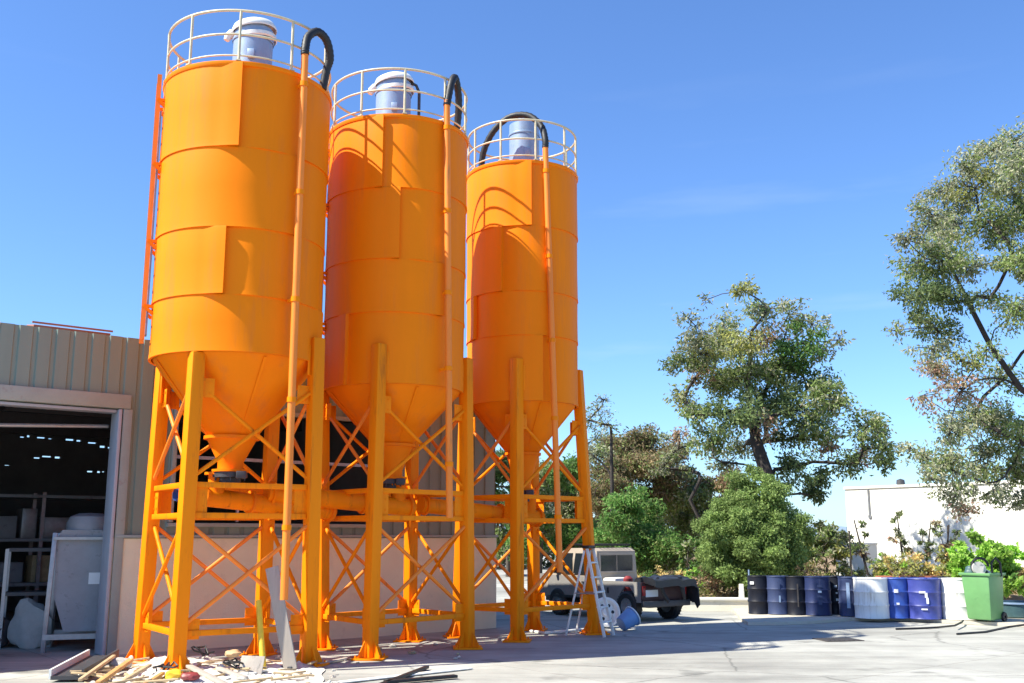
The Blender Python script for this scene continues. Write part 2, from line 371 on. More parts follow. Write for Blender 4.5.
# ------------------------------------------------------------------ silos
TOPZ = 9.58
def silo(loc, R, top, skirt, cone_lo, out_z, ang, legs, leg_top, seams, courses, label, ladder_ang=None, pipe=None, hose=None, filt=None, hood=True, vent=False, leg_w=0.28):
    root = empty('silo', (loc[0], loc[1], 0), 0, label, 'silo', 'orange storage silos in a row')
    c0 = math.atan2(-loc[1], -loc[0])                    # direction from the axis to the viewer's side of the yard
    def ringpt(th, r, z): return Vector((math.cos(c0 + th) * r, math.sin(c0 + th) * r, z))
    # shell: lapped sheet courses, each with a standing vertical lap
    sh = MB(); n = 120
    zs = [top] + list(courses) + [skirt]
    for k in range(len(zs) - 1):
        zt, zb = zs[k], zs[k + 1]
        rr = R + 0.020 * (len(zs) - 2 - k) * 0.6
        s0 = seams[k % len(seams)]
        vs = []; fs = []
        rows = [(0.0, zt), (0.006, zt - 0.04), (0.0, (zt + zb) / 2), (0.004, zb + 0.10), (0.014, zb), (-0.035, zb)]
        for dz, z in rows:
            for j in range(n + 1):
                th = s0 + 2 * math.pi * j / n            # th grows towards the viewer's right
                d = 0.0
                a_end = (2 * math.pi * (n - j) / n); a_st = 2 * math.pi * j / n
                if a_end < rad(14): d += 0.055 * (1 - a_end / rad(14))
                if a_st < rad(16): d -= 0.035 * (1 - a_st / rad(16))
                d += 0.006 * noise.noise(Vector((math.cos(th) * 1.6, math.sin(th) * 1.6, z * 0.7 + k * 5)))
                vs.append(ringpt(th, rr + dz + d, z))
        for i in range(len(rows) - 1):
            for j in range(n):
                a = i * (n + 1) + j; fs.append((a, a + 1, a + n + 2, a + n + 1))
            a = i * (n + 1); fs.append((a + n, a, a + n + 1, a + n + 1 + n))
        sh.add(vs, fs)
    body = sh.build('shell', 'orange', root, smooth=22)
    # roof with rolled rim
    rf = MB(); rf.lathe([(R + 0.055, top - 0.05), (R + 0.07, top - 0.02), (R + 0.065, top + 0.02), (R + 0.03, top + 0.03), (0.4, top + 0.16), (0.001, top + 0.18)], 72)
    rf.lathe([(R + 0.055, top - 0.05), (R - 0.05, top - 0.05)], 72)
    rf.build('roof', 'orange', root, smooth=50)
    # cone and outlet
    ro = R * 0.29
    cn = MB(); cn.lathe([(R - 0.05, skirt + 0.25), (R - 0.05, skirt + 0.02), (R - 0.07, skirt - 0.02), (ro, cone_lo), (ro + 0.05, cone_lo), (ro + 0.05, cone_lo - 0.05), (ro, cone_lo - 0.05)], 72)
    cone = cn.build('cone', 'orange', root, smooth=28)
    cs = MB()
    for k in range(4):
        th = k * math.pi / 2 + 0.35
        cs.beam(ringpt(th, R - 0.06, skirt - 0.04), ringpt(th, ro + 0.015, cone_lo + 0.02), 0.05, 0.012, up=ringpt(th, 1, 0))
    cs.parts('seam_strip', 'orange', cone, smooth=0)
    ol = MB(); ol.lathe([(ro, cone_lo - 0.05), (ro * 0.52, out_z + 0.12), (ro * 0.52, out_z), (ro * 0.75, out_z), (ro * 0.75, out_z - 0.04), (ro * 0.4, out_z - 0.04)], 40)
    ol.build('outlet', 'orange', root, smooth=30)
    vl = MB(); vl.lathe([(ro * 0.7, out_z - 0.045), (ro * 0.7, out_z - 0.13), (ro * 0.45, out_z - 0.13), (ro * 0.45, out_z - 0.22), (ro * 0.66, out_z - 0.22), (ro * 0.66, out_z - 0.27)], 24)
    for k in range(10):
        q = Vector((math.cos(k * 0.628) * ro * 0.6, math.sin(k * 0.628) * ro * 0.6, out_z - 0.18)); vl.tube([q, q + Vector((0, 0, 0.09))], 0.016, 6)
    vl.box(ringpt(0.5, ro * 0.9, out_z - 0.1), (0.16, 0.16, 0.12), RZ(c0), 0.015)
    vl.build('slide_valve', 'dark_metal', root)
    # legs
    bl = [Vector((p[0] - loc[0], p[1] - loc[1], 0)) for p in legs]
    tl = []
    for b, lt in zip(bl, leg_top):
        a = math.atan2(b.y, b.x); k_ = R - 0.08 if lt <= skirt else R + 0.05; tl.append(Vector((math.cos(a) * k_, math.sin(a) * k_, lt)))
    for b, t in zip(bl, tl):
        a = math.atan2(t.y, t.x); short = t.z <= skirt
        lg = MB(); lg.beam(b + Vector((0, 0, 0.03)), t, leg_w * 0.78, leg_w * 0.78, up=(math.cos(a + 0.9), math.sin(a + 0.9), 0), bev=0.012)
        lo = lg.build('leg', 'orange_leg', root)
        bp = MB(); bp.box(b + Vector((0, 0, 0.017)), (0.52, 0.52, 0.03), RZ(a), 0.004)
        for q in range(4):
            w_ = a + 0.9 + q * math.pi / 2; d = Vector((math.cos(w_), math.sin(w_), 0)); sd = Vector((-d.y, d.x, 0)) * 0.009
            i0 = b + d * (leg_w / 2 - 0.01); i1 = b + d * 0.25
            P = [i0 + Vector((0, 0, 0.033)), i1 + Vector((0, 0, 0.033)), i1 + Vector((0, 0, 0.07)), i0 + Vector((0, 0, 0.30))]
            bp.add([p - sd for p in P] + [p + sd for p in P], [(0, 1, 2, 3), (7, 6, 5, 4), (0, 4, 5, 1), (1, 5, 6, 2), (2, 6, 7, 3), (3, 7, 4, 0)])
        for q in range(4):
            w_ = a + math.pi / 4 + q * math.pi / 2; d = b + Vector((math.cos(w_), math.sin(w_), 0)) * 0.28
            bp.tube([d + Vector((0, 0, 0.02)), d + Vector((0, 0, 0.075))], 0.018, 6)
        bp.build('base_plate', 'orange_leg', lo, smooth=30)
        if short: continue
        ht = MB(); ht.box(t + Vector((0, 0, -0.38)) - Vector((math.cos(a), math.sin(a), 0)) * 0.06, (0.03, leg_w + 0.08, 0.5), RZ(a), 0.008)
        ht.build('head_plate', 'orange_leg', lo, smooth=30)
    def lp(i, z):
        return bl[i].lerp(tl[i], z / leg_top[i])
    for i in range(4):
        j = (i + 1) % 4
        for z in (0.58, 2.30, 2.76):
            p, q = lp(i, z), lp(j, z); d = (q - p).normalized() * (leg_w * 0.42)
            tb = MB(); tb.beam(p + d, q - d, 0.075, 0.085, bev=0.006); tb.build('tie_beam', 'orange_leg', root, smooth=30)
        nrm = (lp(i, 1) + lp(j, 1)); nrm.z = 0; nrm.normalize()
        for za, zb in ((0.66, 2.22), (2.84, 4.35)):
            for (a, b, off) in ((i, j, 0.03), (j, i, -0.03)):
                p, q = lp(a, za), lp(b, zb); d = (q - p).normalized() * (leg_w * 0.45)
                db = MB(); db.tube([p + d + nrm * off, q - d + nrm * off], 0.033, 10)
                db.build('diagonal_brace', 'orange_faded' if (i + (za > 1)) % 2 else 'orange_leg', root)
    for i in range(4):
        j = (i + 1) % 4
        for z in (0.64, 2.52, 4.25):
            for (a, b) in ((i, j), (j, i)):
                p, q = lp(a, z), lp(b, z); d = (q - p).normalized(); nn = d.cross(Vector((0, 0, 1))).normalized(); c = p + d * (leg_w * 0.5 + 0.06)
                gm = Matrix((d, nn, Vector((0, 0, 1)))).transposed()
                gp = MB(); gp.box(c, (0.22, 0.014, 0.30 if z != 2.52 else 0.46), gm, 0.003)
                for bx_ in (-0.05, 0.05):
                    for bz_ in (-0.09, 0.09): gp.box(c + d * bx_ + Vector((0, 0, bz_)), (0.03, 0.035, 0.03), gm)
                gp.build('gusset_plate', 'orange_leg', root, smooth=30)
    # guardrail
    rr = R + 0.02
    gr = MB()
    for z, t in ((0.92, 0.024), (0.50, 0.02), (0.13, 0.016)):
        gr.tube([ringpt(2 * math.pi * k / 64, rr, top + z) for k in range(65)], t, 8, caps=False)
    rail = gr.build('guardrail', 'cream_metal', root)
    for k in range(10):
        th = ang + 2 * math.pi * k / 10
        p_ = MB(); p_.tube([ringpt(th, rr, top + 0.0), ringpt(th, rr, top + 0.92)], 0.024, 8)
        p_.box(ringpt(th, rr - 0.01, top + 0.035), (0.12, 0.08, 0.02), RZ(c0 + th)); p_.build('post', 'cream_metal', rail)
    # dust filter
    fx, fy, fr, fh = filt
    fo = MB(); fo.lathe([(fr + 0.05, top + 0.12), (fr + 0.05, top + 0.2), (fr, top + 0.2), (fr, top + fh), (0.001, top + fh + 0.05)], 40, (fx, fy, 0))
    fo.lathe([(fr + 0.015, top + fh * 0.78), (fr + 0.022, top + fh * 0.80), (fr + 0.015, top + fh * 0.82)], 40, (fx, fy, 0))
    fo.box((fx + fr * 0.2, fy - fr - 0.02, top + 0.5), (0.12, 0.06, 0.16), None, 0.01)
    fob = fo.build('dust_filter', 'galv', root)
    if hood:
        tilt = RZ(c0 + math.pi / 2) @ RY(rad(-9))
        hd = MB(); hd.lathe([(0.001, 0.12), (fr * 0.7, 0.10), (fr * 1.03, 0.04), (fr * 1.13, -0.02), (fr * 1.16, -0.07), (fr * 1.13, -0.09), (fr * 1.09, -0.06), (fr * 1.0, 0.0), (0.001, 0.05)], 40, (fx, fy, top + fh + 0.06), tilt)
        hd.lathe([(fr * 1.04, -0.26), (fr * 1.1, -0.24), (fr * 1.1, -0.18), (fr * 1.04, -0.16)], 40, (fx, fy, top + fh + 0.04), tilt)
        sp = tilt @ Vector((-1, 0, 0)); sp.normalize()
        hd.tube([Vector((fx, fy, top + fh - 0.02)) + sp * fr * 1.05, Vector((fx, fy, top + fh - 0.08)) + sp * (fr * 1.28), Vector((fx, fy, top + fh - 0.15)) + sp * (fr * 1.36)], [0.08, 0.07, 0.05], 14)
        hd.build('rain_hood', 'white_metal', fob)
    if vent:
        r_ = RZ(c0 + math.pi / 2) @ Vector((1, 0, 0))
        b_ = Vector((fx, fy, top)) + r_ * (fr + 0.16)
        vt = MB(); vt.tube([b_ + Vector((0, 0, 0.05)), b_ + Vector((0, 0, fh - 0.15)), b_ - r_ * 0.06 + Vector((0, 0, fh)), b_ - r_ * 0.2 + Vector((0, 0, fh + 0.07)), b_ - r_ * 0.36 + Vector((0, 0, fh + 0.05))], 0.03, 8)
        vt.build('vent_pipe', 'dark_metal', root)
    hb = MB(); q = ringpt(2.2, R * 0.62, top + 0.14); hb.box(q + Vector((0, 0, 0.06)), (0.5, 0.5, 0.16), RZ(0.5), 0.03); hb.build('roof_hatch', 'orange', root)
    # fill pipe and hose
    (px, py), (qx, qy), zb = pipe
    P0 = Vector((px - loc[0], py - loc[1], top + 0.42)); P1 = Vector((qx - loc[0], qy - loc[1], zb))
    fp = MB(); fp.tube([P1, P1 * 0.5 + P0 * 0.5, P0], 0.06, 14); fpo = fp.build('fill_pipe', 'orange_faded', root)
    for t in (0.12, 0.34, 0.52, 0.72, 0.93):
        br = MB(); c = P1.lerp(P0, t); o_ = Vector((c.x, c.y, 0)); o_.normalize()
        if c.z > skirt: br.beam(c, Vector((o_.x * (R - 0.02), o_.y * (R - 0.02), c.z)), 0.05, 0.05)
        br.lathe([(0.062, -0.04), (0.074, -0.04), (0.074, 0.04), (0.062, 0.04)], 14, c)
        br.build('pipe_bracket', 'orange_leg', fpo)
    hs = MB(); hp = [P0 + Vector((0, 0, -0.1))] + [Vector((a - loc[0], b - loc[1], z)) for a, b, z in hose]
    # smooth the hose with a Catmull-Rom curve
    sm = []
    for i in range(len(hp) - 1):
        p0, p1, p2, p3 = hp[max(i - 1, 0)], hp[i], hp[i + 1], hp[min(i + 2, len(hp) - 1)]
        for t in [k / 8 for k in range(8)]:
            sm.append(0.5 * ((2 * p1) + (p2 - p0) * t + (2 * p0 - 5 * p1 + 4 * p2 - p3) * t * t + (3 * p1 - p0 - 3 * p2 + p3) * t ** 3))
    sm.append(hp[-1])
    hs.tube(sm, [0.066 + 0.007 * (i % 2) for i in range(len(sm))], 12); hs.build('hose', 'rubber', fpo)
    # access ladder against the shell
    if ladder_ang is not None:
        ld = MB(); th = ladder_ang; o_ = ringpt(th, 1, 0); tg = Vector((-o_.y, o_.x, 0))
        for sgn in (-1, 1):
            b = o_ * (R + 0.13) + tg * 0.2 * sgn
            ld.beam(b + Vector((0, 0, skirt + 0.3)), b + Vector((0, 0, top + 0.1)), 0.035, 0.07, up=o_)
        lo = ld.build('ladder', 'orange_faded', root, smooth=0)
        rg = MB(); z = skirt + 0.4
        while z < top:
            rg.tube([o_ * (R + 0.13) + tg * 0.2 + Vector((0, 0, z)), o_ * (R + 0.13) - tg * 0.2 + Vector((0, 0, z))], 0.014, 6); z += 0.28
        rg.build('rungs', 'galv', lo)
        for z in [top - 0.35] + [c_ - 0.05 for c_ in courses]:
            for sgn in (-1, 1):
                bk_ = MB(); bk_.beam(o_ * (R + 0.0) + tg * 0.2 * sgn + Vector((0, 0, z - 0.12)), o_ * (R + 0.14) + tg * 0.2 * sgn + Vector((0, 0, z)), 0.06, 0.05)
                bk_.beam(o_ * (R + 0.0) + tg * 0.2 * sgn + Vector((0, 0, z)), o_ * (R + 0.14) + tg * 0.2 * sgn + Vector((0, 0, z)), 0.05, 0.05)
                bk_.build('ladder_bracket', 'orange', lo, smooth=0)
        cg = MB(); q = o_ * (R + 0.075)
        cg.beam(q + Vector((0, 0, skirt + 0.4)), q + Vector((0, 0, top - 0.5)), 0.03, 0.20, up=tg); cg.build('cable_tray', 'galv', lo, smooth=0)
    return root

C1, C2, C3 = (-4.62, 16.94), (-2.22, 19.07), (0.22, 21.6)
L1 = [(-5.98, 17.18), (-4.90, 15.60), (-3.18, 16.66), (-4.30, 18.22)]
L2 = [(-3.40, 19.05), (-2.34, 17.58), (-0.80, 19.20), (-1.97, 20.5)]
L3 = [(-1.08, 21.25), (0.10, 20.45), (1.70, 21.95), (0.47, 22.85)]
silo(C1, 1.37, 9.55, 4.80, 3.60, 3.06, rad(-8), L1, [4.80, 4.79, 5.2, 5.2], [rad(-5), rad(38), rad(-10), rad(75)], [8.12, 6.79, 5.70],
     'orange silo nearest the shed doorway, bright yellow on its sunlit flank', ladder_ang=rad(-84),
     pipe=((-3.45, 15.93), (-3.43, 15.9), 1.05),
     hose=[(-3.45, 15.93, 9.98), (-3.43, 16.02, 10.24), (-3.30, 16.15, 10.40), (-3.18, 16.35, 10.34), (-3.14, 16.5, 10.1), (-3.2, 16.55, 9.9), (-3.26, 16.56, 9.55)],
     filt=(0.12, -0.35, 0.335, 1.08), leg_w=0.265)
silo(C2, 1.30, 9.58, 4.62, 3.66, 3.06, rad(4), L2, [5.3] * 4, [rad(-12), rad(2), rad(40), rad(-40)], [8.20, 6.87, 5.9],
     'middle orange silo of the row, standing between the two other silos', ladder_ang=rad(-86),
     pipe=((-1.22, 18.06), (-1.08, 18.02), 2.3),
     hose=[(-1.2, 18.08, 10.05), (-1.14, 18.16, 10.42), (-1.08, 18.35, 10.58), (-1.03, 18.6, 10.3), (-1.05, 18.75, 9.9), (-1.12, 18.85, 9.58)],
     filt=(-0.10, -0.2, 0.34, 1.12), vent=True, leg_w=0.255)
silo(C3, 1.17, 9.70, 4.66, 3.70, 2.96, rad(14), L3, [5.5] * 4, [rad(9), rad(-20), rad(-55), rad(20)], [8.30, 6.92, 6.0],
     'farthest orange silo of the row, beside the parked pickup, with a big black hose loop', ladder_ang=None,
     pipe=((0.70, 20.48), (0.93, 20.40), 1.30),
     hose=[(0.70, 20.48, 10.2), (0.62, 20.6, 10.55), (0.35, 20.75, 10.85), (-0.05, 20.9, 10.88), (-0.40, 21.05, 10.62), (-0.62, 21.2, 10.2), (-0.68, 21.3, 9.7)],
     filt=(0.05, -0.1, 0.33, 1.22), hood=False, leg_w=0.255)

# screw conveyors under the outlets
def conveyor(a, b, r, label, motor=True):
    a, b = Vector(a), Vector(b); root = empty('screw_conveyor', (a.x, a.y, a.z), 0, label, 'conveyor', 'screw conveyors under the silos')
    d = b - a; dn = d.normalized()
    t = MB(); t.tube([Vector(), d], r, 20); t.build('casing', 'orange_leg', root)
    fl = MB(); q = dn.to_track_quat('Z', 'Y').to_matrix()
    for k in (0.03, 0.36, 0.68, 0.97): fl.lathe([(r - 0.01, -0.02), (r + 0.045, -0.02), (r + 0.045, 0.02), (r - 0.01, 0.02)], 20, d * k, q)
    fl.parts('flange', 'orange', root, smooth=30)
    it = MB(); it.lathe([(0.2, 0.42), (0.2, 0.38), (0.14, 0.38), (0.13, 0.05)], 20, dn * 0.3); it.build('inlet', 'orange', root, smooth=30)
    if motor:
        m_ = MB(); m_.lathe([(0.001, 0), (0.11, 0), (0.12, 0.05), (0.12, 0.30), (0.09, 0.36), (0.001, 0.36)], 20, -dn * 0.40, q)
        for k in range(12):
            w_ = k * math.pi / 6; m_.box(-dn * 0.22 + q @ Vector((math.cos(w_) * 0.125, math.sin(w_) * 0.125, 0)), (0.012, 0.012, 0.24), q)
        m_.build('motor', 'blue_motor', root, smooth=30)
        gb = MB(); gb.box(-dn * 0.05, (0.26, 0.26, 0.12), q, 0.02); gb.build('gearbox', 'dark_metal', root, smooth=30)
conveyor((-5.05, 16.75, 2.62), (-3.2, 18.55, 2.42), 0.15, 'orange screw conveyor with a blue motor under the silo nearest the doorway')
conveyor((-1.85, 19.25, 2.50), (-4.15, 17.55, 2.72), 0.16, 'orange screw conveyor running from under the middle silo', False)
conveyor((0.60, 21.75, 2.36), (-1.75, 19.95, 2.58), 0.15, 'orange screw conveyor running from under the farthest silo', False)

# ------------------------------------------------------------------ warehouse
WA = math.atan2(0.628, 0.778)
wh = empty('warehouse', (-6.82, 18.19, 0), WA, 'olive grey clad warehouse with cream base wall and open dark doorway', 'warehouse')
def corr(x):
    t = (x + 40) % 0.30
    if t < 0.20: return 0.0
    if t < 0.22: return (t - 0.20) / 0.02 * 0.028
    if t < 0.28: return 0.028
    return (0.30 - t) / 0.02 * 0.028
cuts = []
x = -9.2
k0 = math.floor((-9.2 + 40) / 0.30)
for k in range(k0, k0 + 62):
    for t in (0.0, 0.20, 0.22, 0.28):
        cuts.append(round(k * 0.30 + t - 40, 4))
DOOR = (-5.2, -0.12, -1, 4.20); WIN = (0.9, 5.05, 2.22, 4.30)
c_ = MB(); c_.wall(-9.0, 8.29, 1.96, 5.50, [DOOR, WIN], corr, 0.06, cuts); c_.build('cladding', 'clad', wh, smooth=0)
for a0, a1 in ((-9.0, -5.2), (-0.12, 8.29)):
    b_ = MB(); b_.wall(a0, a1, 0, 1.95, [], lambda x: -0.035, 0.25); b_.build('base_wall', 'block', wh, smooth=0)
b_ = MB()
for a0, a1 in ((-0.09, 8.31), (-9.0, -5.24)): b_.box(((a0 + a1) / 2, -0.02, 1.985), (a1 - a0, 0.12, 0.05), None, 0.006)
b_.parts('ledge', 'frame', wh, smooth=30)
sw = MB(); sw.box((8.26, 6.2, 2.6), (0.10, 12.0, 5.15)); sw.box((-8.96, 6.2, 2.6), (0.08, 12.0, 5.15)); sw.parts('side_wall', 'clad', wh, smooth=0)
slits = []
sr = random.Random(4)
for (xa, xb, z) in ((1.1, 2.0, 4.68), (2.3, 3.15, 4.62), (1.5, 2.2, 4.12), (2.95, 3.55, 3.78), (3.25, 3.6, 4.50), (0.5, 0.9, 3.9)):
    x_ = xa
    while x_ < xb - 0.05:
        w_ = sr.uniform(0.07, 0.26); zz = z + sr.uniform(-0.035, 0.035)
        slits.append((x_, min(xb, x_ + w_), zz, zz + sr.uniform(0.015, 0.06))); x_ += w_ + sr.uniform(0.03, 0.22)
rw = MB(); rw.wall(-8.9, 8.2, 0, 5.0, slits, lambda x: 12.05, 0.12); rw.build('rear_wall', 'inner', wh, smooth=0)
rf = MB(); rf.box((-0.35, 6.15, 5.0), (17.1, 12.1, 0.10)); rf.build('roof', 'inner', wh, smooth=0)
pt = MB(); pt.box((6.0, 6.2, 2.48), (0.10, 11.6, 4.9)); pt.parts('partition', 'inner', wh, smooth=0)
rb = MB()
for y in (2.5, 5.0, 7.5, 10.0): rb.box((-0.35, y, 4.75), (16.8, 0.14, 0.35))
for x in (-7.0, -5.0, -3.0, -1.2): rb.box((x, 6.0, 4.55), (0.10, 11.0, 0.12))
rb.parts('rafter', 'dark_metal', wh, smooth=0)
fr = MB()
fr.box((-2.66, -0.015, 4.33), (5.34, 0.12, 0.25), None, 0.01); fr.box((-0.03, -0.005, 2.10), (0.16, 0.12, 4.20), None, 0.008)
fr.parts('door_frame', 'frame', wh, smooth=30)
fr = MB(); fr.box((-0.165, 0.12, 2.10), (0.06, 0.40, 4.18), None, 0.008); fr.box((-2.66, 0.15, 4.16), (4.9, 0.30, 0.05), None, 0.008); fr.parts('door_lining', 'reveal', wh, smooth=30)
tr = MB(); tr.tube([(-5.2, 0.45, 3.84), (-2.6, 0.46, 3.80), (-0.2, 0.45, 3.93)], 0.035, 8); tr.build('door_track', 'steel', wh)
wf = MB()
wf.box((2.975, -0.01, 2.19), (4.35, 0.14, 0.07), None, 0.006); wf.box((2.975, -0.01, 4.34), (4.35, 0.10, 0.08), None, 0.006)
for x in (0.86, 5.09): wf.box((x, -0.01, 3.26), (0.08, 0.10, 2.05), None, 0.006)
wfo = wf.parts('window_frame', 'frame', wh, smooth=30)
wb = MB()
for z in (3.42, 2.85): wb.box((2.975, 0.10, z), (4.14, 0.05, 0.06))
for x in (2.2, 3.7): wb.box((x, 0.14, 3.26), (0.05, 0.05, 2.02))
wb.parts('crossbar', 'steel', wfo, smooth=0)
cs = MB()
for k in range(24):
    x = round((k0 + k) * 0.30 - 40 + 0.25, 4)
    if x < -0.2: cs.box((x, 0.004, 5.47), (0.055, 0.04, 0.10))
cs.build('closure_strip', 'white_metal', wh, smooth=0)
rc = MB(); rc.box((-1.0, 0.45, 5.55), (1.3, 0.5, 0.12), RX(0.15), 0.01); rc.box((-1.0, 0.19, 5.61), (1.36, 0.03, 0.03)); rc.build('ridge_cap', 'rooftile', wh, smooth=30)

# inside the doorway
pr = empty('storage_rack', (-11.2, 24.6, 0), WA, 'dim tall storage rack of boxes deep inside the dark shed', 'rack')
for x in (-1.8, 0.0, 1.8):
    for y in (-0.4, 0.4):
        b = MB(); b.box((x, y, 1.5), (0.08, 0.08, 3.0)); b.build('upright', 'steel', pr, smooth=0)
for z in (0.9, 1.9, 2.9):
    b = MB(); b.box((0, 0, z), (3.7, 0.9, 0.07)); b.build('shelf', 'machine', pr, smooth=0)
sr2 = random.Random(8)
for z in (0.94, 1.94):
    x = -1.7
    while x < 1.4:
        wd = sr2.uniform(0.3, 0.7); hh = sr2.uniform(0.3, 0.7)
        o = MB().box((0, 0, hh / 2), (wd, 0.6, hh), None, 0.01).build('storage_box', sr2.choice(['wood_grey', 'machine', 'wood', 'steel']), smooth=30)
        o.location = Vector((-11.2, 24.6, z)) + RZ(WA) @ Vector((x + wd / 2, sr2.uniform(-0.1, 0.1), 0)); o.rotation_euler = (0, 0, WA)
        tag(o, 'dim box standing on the rack deep inside the dark shed', 'box', 'boxes on the storage rack in the shed'); x += wd + sr2.uniform(0.08, 0.3)
ma = empty('tank_machine', (-7.75, 19.15, 0), WA - 0.35, 'tall grey hopper machine with white label inside the dark doorway', 'machine')
mb = MB()
prof = [(-0.28, 0.34), (0.28, 0.34), (0.48, 0.95), (0.50, 1.95), (0.42, 2.1), (-0.42, 2.1), (-0.50, 1.95), (-0.48, 0.95)]
mb.prism(prof, -0.42, 0.42); mb.build('hopper', 'machine', ma, smooth=20)
mb = MB(); mb.lathe([(0.40, 2.1), (0.40, 2.22), (0.34, 2.34), (0.2, 2.40), (0.001, 2.41)], 28); mb.build('lid', 'machine', ma)
for sx in (-1, 1):
    for sy in (-1, 1):
        mb = MB(); mb.beam((sx * 0.58, sy * 0.47, 0), (sx * 0.53, sy * 0.45, 2.05), 0.08, 0.08, bev=0.008); mb.build('leg', 'steel', ma, smooth=30)
mb = MB()
for sy in (-1, 1): mb.box((0, sy * 0.50, 0.26), (1.2, 0.06, 0.09)); mb.box((0, sy * 0.50, 1.95), (1.1, 0.04, 0.05))
mb.parts('rail', 'steel', ma, smooth=0)
mb = MB(); mb.box((0.22, -0.426, 1.25), (0.30, 0.008, 0.20)); mb.build('label_plate', 'paper', ma, smooth=0)
fk = empty('steel_rack', (-8.95, 19.6, 0), WA - 0.3, 'dark steel frame rack standing beside the hopper machine', 'rack')
for sx in (-1, 1):
    for sy in (-1, 1):
        mb = MB(); mb.box((sx * 0.42, sy * 0.28, 0.88), (0.06, 0.06, 1.76)); mb.build('post', 'steel', fk, smooth=0)
mb = MB()
for z in (0.95, 1.74):
    for sy in (-1, 1): mb.box((0, sy * 0.28, z), (0.78, 0.05, 0.06))
    mb.box((0, 0, z + 0.03), (0.80, 0.5, 0.012))
mb.parts('shelf', 'dark_metal', fk, smooth=0)
def lump(name, size, loc, m, label, cat, seed, group=None, rz=0.0, amp=0.3):
    bm = bmesh.new(); bmesh.ops.create_icosphere(bm, subdivisions=3, radius=1)
    for v in bm.verts:
        n_ = noise.noise(v.co * 1.6 + Vector((seed * 7.1, seed, 0))) * amp + noise.noise(v.co * 4 + Vector((seed, 3, 1))) * amp * 0.3
        v.co = v.co * (1 + n_); v.co.x *= size[0] / 2; v.co.y *= size[1] / 2; v.co.z *= size[2] / 2
        if v.co.z < -size[2] * 0.36: v.co.z = -size[2] * 0.36
    b = MB(); b.add([v.co + Vector((0, 0, size[2] * 0.36)) for v in bm.verts], [[v.index for v in f.verts] for f in bm.faces]); bm.free()
    o = b.build(name, m); o.location = loc; o.rotation_euler = (0, 0, rz)
    return tag(o, label, cat, group)
lump('sack', (0.75, 0.5, 0.95), (-8.75, 19.35, 0), 'sack', 'pale crumpled sack slumped in front of the steel rack', 'sack', 3)
lump('sack', (0.9, 0.6, 0.7), (-9.6, 19.3, 0), 'dark_metal', 'dark sack on the shed floor at the left of the rack', 'sack', 5)

# ------------------------------------------------------------------ scrap in front of the nearest silo
SG = 'scrap pile at the foot of the nearest silo'
def plank(p, q, w, t, m, label, z0=0.05, z1=0.05, cat='plank', name='plank'):
    a = gnd(*p, z0); b = gnd(*q, z1); d = (b - a)
    o = MB().beam((0, 0, 0), d, w * 0.75, t * 0.8, bev=min(0.006, t * 0.2)).build(name, m, smooth=30); o.location = a
    return tag(o, label, cat, SG)
tr = empty('metal_trough', gnd(66, 678, 0.06), 0, 'black metal trough with pale rim, at the doorway end of the scrap', 'trough', SG)
d = gnd(103, 657, 0.16) - gnd(66, 678, 0.06)
bx = MB(); bx.beam((0, 0, 0), d, 0.42, 0.05); bx.build('tray', 'dark_metal', tr, smooth=0)
sd = d.cross(Vector((0, 0, 1))).normalized()
for s_ in (-1, 1):
    e_ = MB(); e_.beam(sd * 0.22 * s_ + Vector((0, 0, 0.05)), d + sd * 0.22 * s_ + Vector((0, 0, 0.05)), 0.035, 0.13); e_.build('rim', 'white_metal' if s_ < 0 else 'dark_metal', tr, smooth=0)
plank((80, 680), (114, 656), 0.07, 0.05, 'wood', 'thin tan batten lying right against the black trough', 0.10, 0.24, 'batten')
plank((98, 683), (131, 660), 0.10, 0.06, 'wood_orange', 'thick orange brown plank pointing at the leftmost silo leg', 0.08, 0.24)
plank((114, 686), (150, 665), 0.08, 0.05, 'wood', 'tan plank propped up in front of the leftmost silo leg', 0.06, 0.20)
plank((140, 688), (163, 673), 0.08, 0.05, 'wood_orange', 'short orange brown plank below the gap of the two yellow legs', 0.06, 0.16)
plank((189, 666), (232, 688), 0.13, 0.05, 'wood_grey', 'weathered grey plank sloping down across the white sheet', 0.14, 0.06)
plank((218, 668), (246, 678), 0.11, 0.05, 'wood_grey', 'short weathered grey plank beside the small grey panel', 0.12, 0.08)
plank((226, 663), (248, 661), 0.07, 0.05, 'dark_metal', 'short dark bar lying level behind the grey planks', 0.16, 0.16, 'metal bar', 'metal_bar')
plank((255, 664), (292, 668), 0.05, 0.04, 'dark_metal', 'thin dark bar between the yellow prop and the grey plank', 0.06, 0.05, 'metal bar', 'metal_bar')
plank((262, 681), (300, 672), 0.14, 0.03, 'wood_grey', 'flat grey plank near the foot of the leaning plank', 0.03, 0.03)
plank((160, 660), (214, 655), 0.16, 0.03, 'white_board', 'white board lying between the two front legs of the nearest silo', 0.05, 0.05, 'board', 'board')
plank((205, 684), (262, 670), 0.26, 0.025, 'white_board', 'white board running towards the yellow prop from the frame bottom', 0.05, 0.05, 'board', 'board')
plank((268, 690), (470, 668), 0.20, 0.02, 'white_board', 'very long flat white strip lying along the edge of the shade', 0.02, 0.02, 'board', 'board')  # thin, evenly white strip laid flat on the ground
plank((318, 664), (352, 657), 0.12, 0.03, 'wood_grey', 'grey offcut lying in shade between two silo feet', 0.03, 0.03, 'offcut', 'offcut')
plank((372, 688), (427, 667), 0.10, 0.05, 'rubber', 'black rubber strip pointing up towards the middle silo', 0.04, 0.04, 'rubber strip', 'rubber_strip')
plank((385, 682), (456, 676), 0.15, 0.05, 'rubber', 'wider black rubber strip lying nearly level on bright concrete', 0.04, 0.04, 'rubber strip', 'rubber_strip')
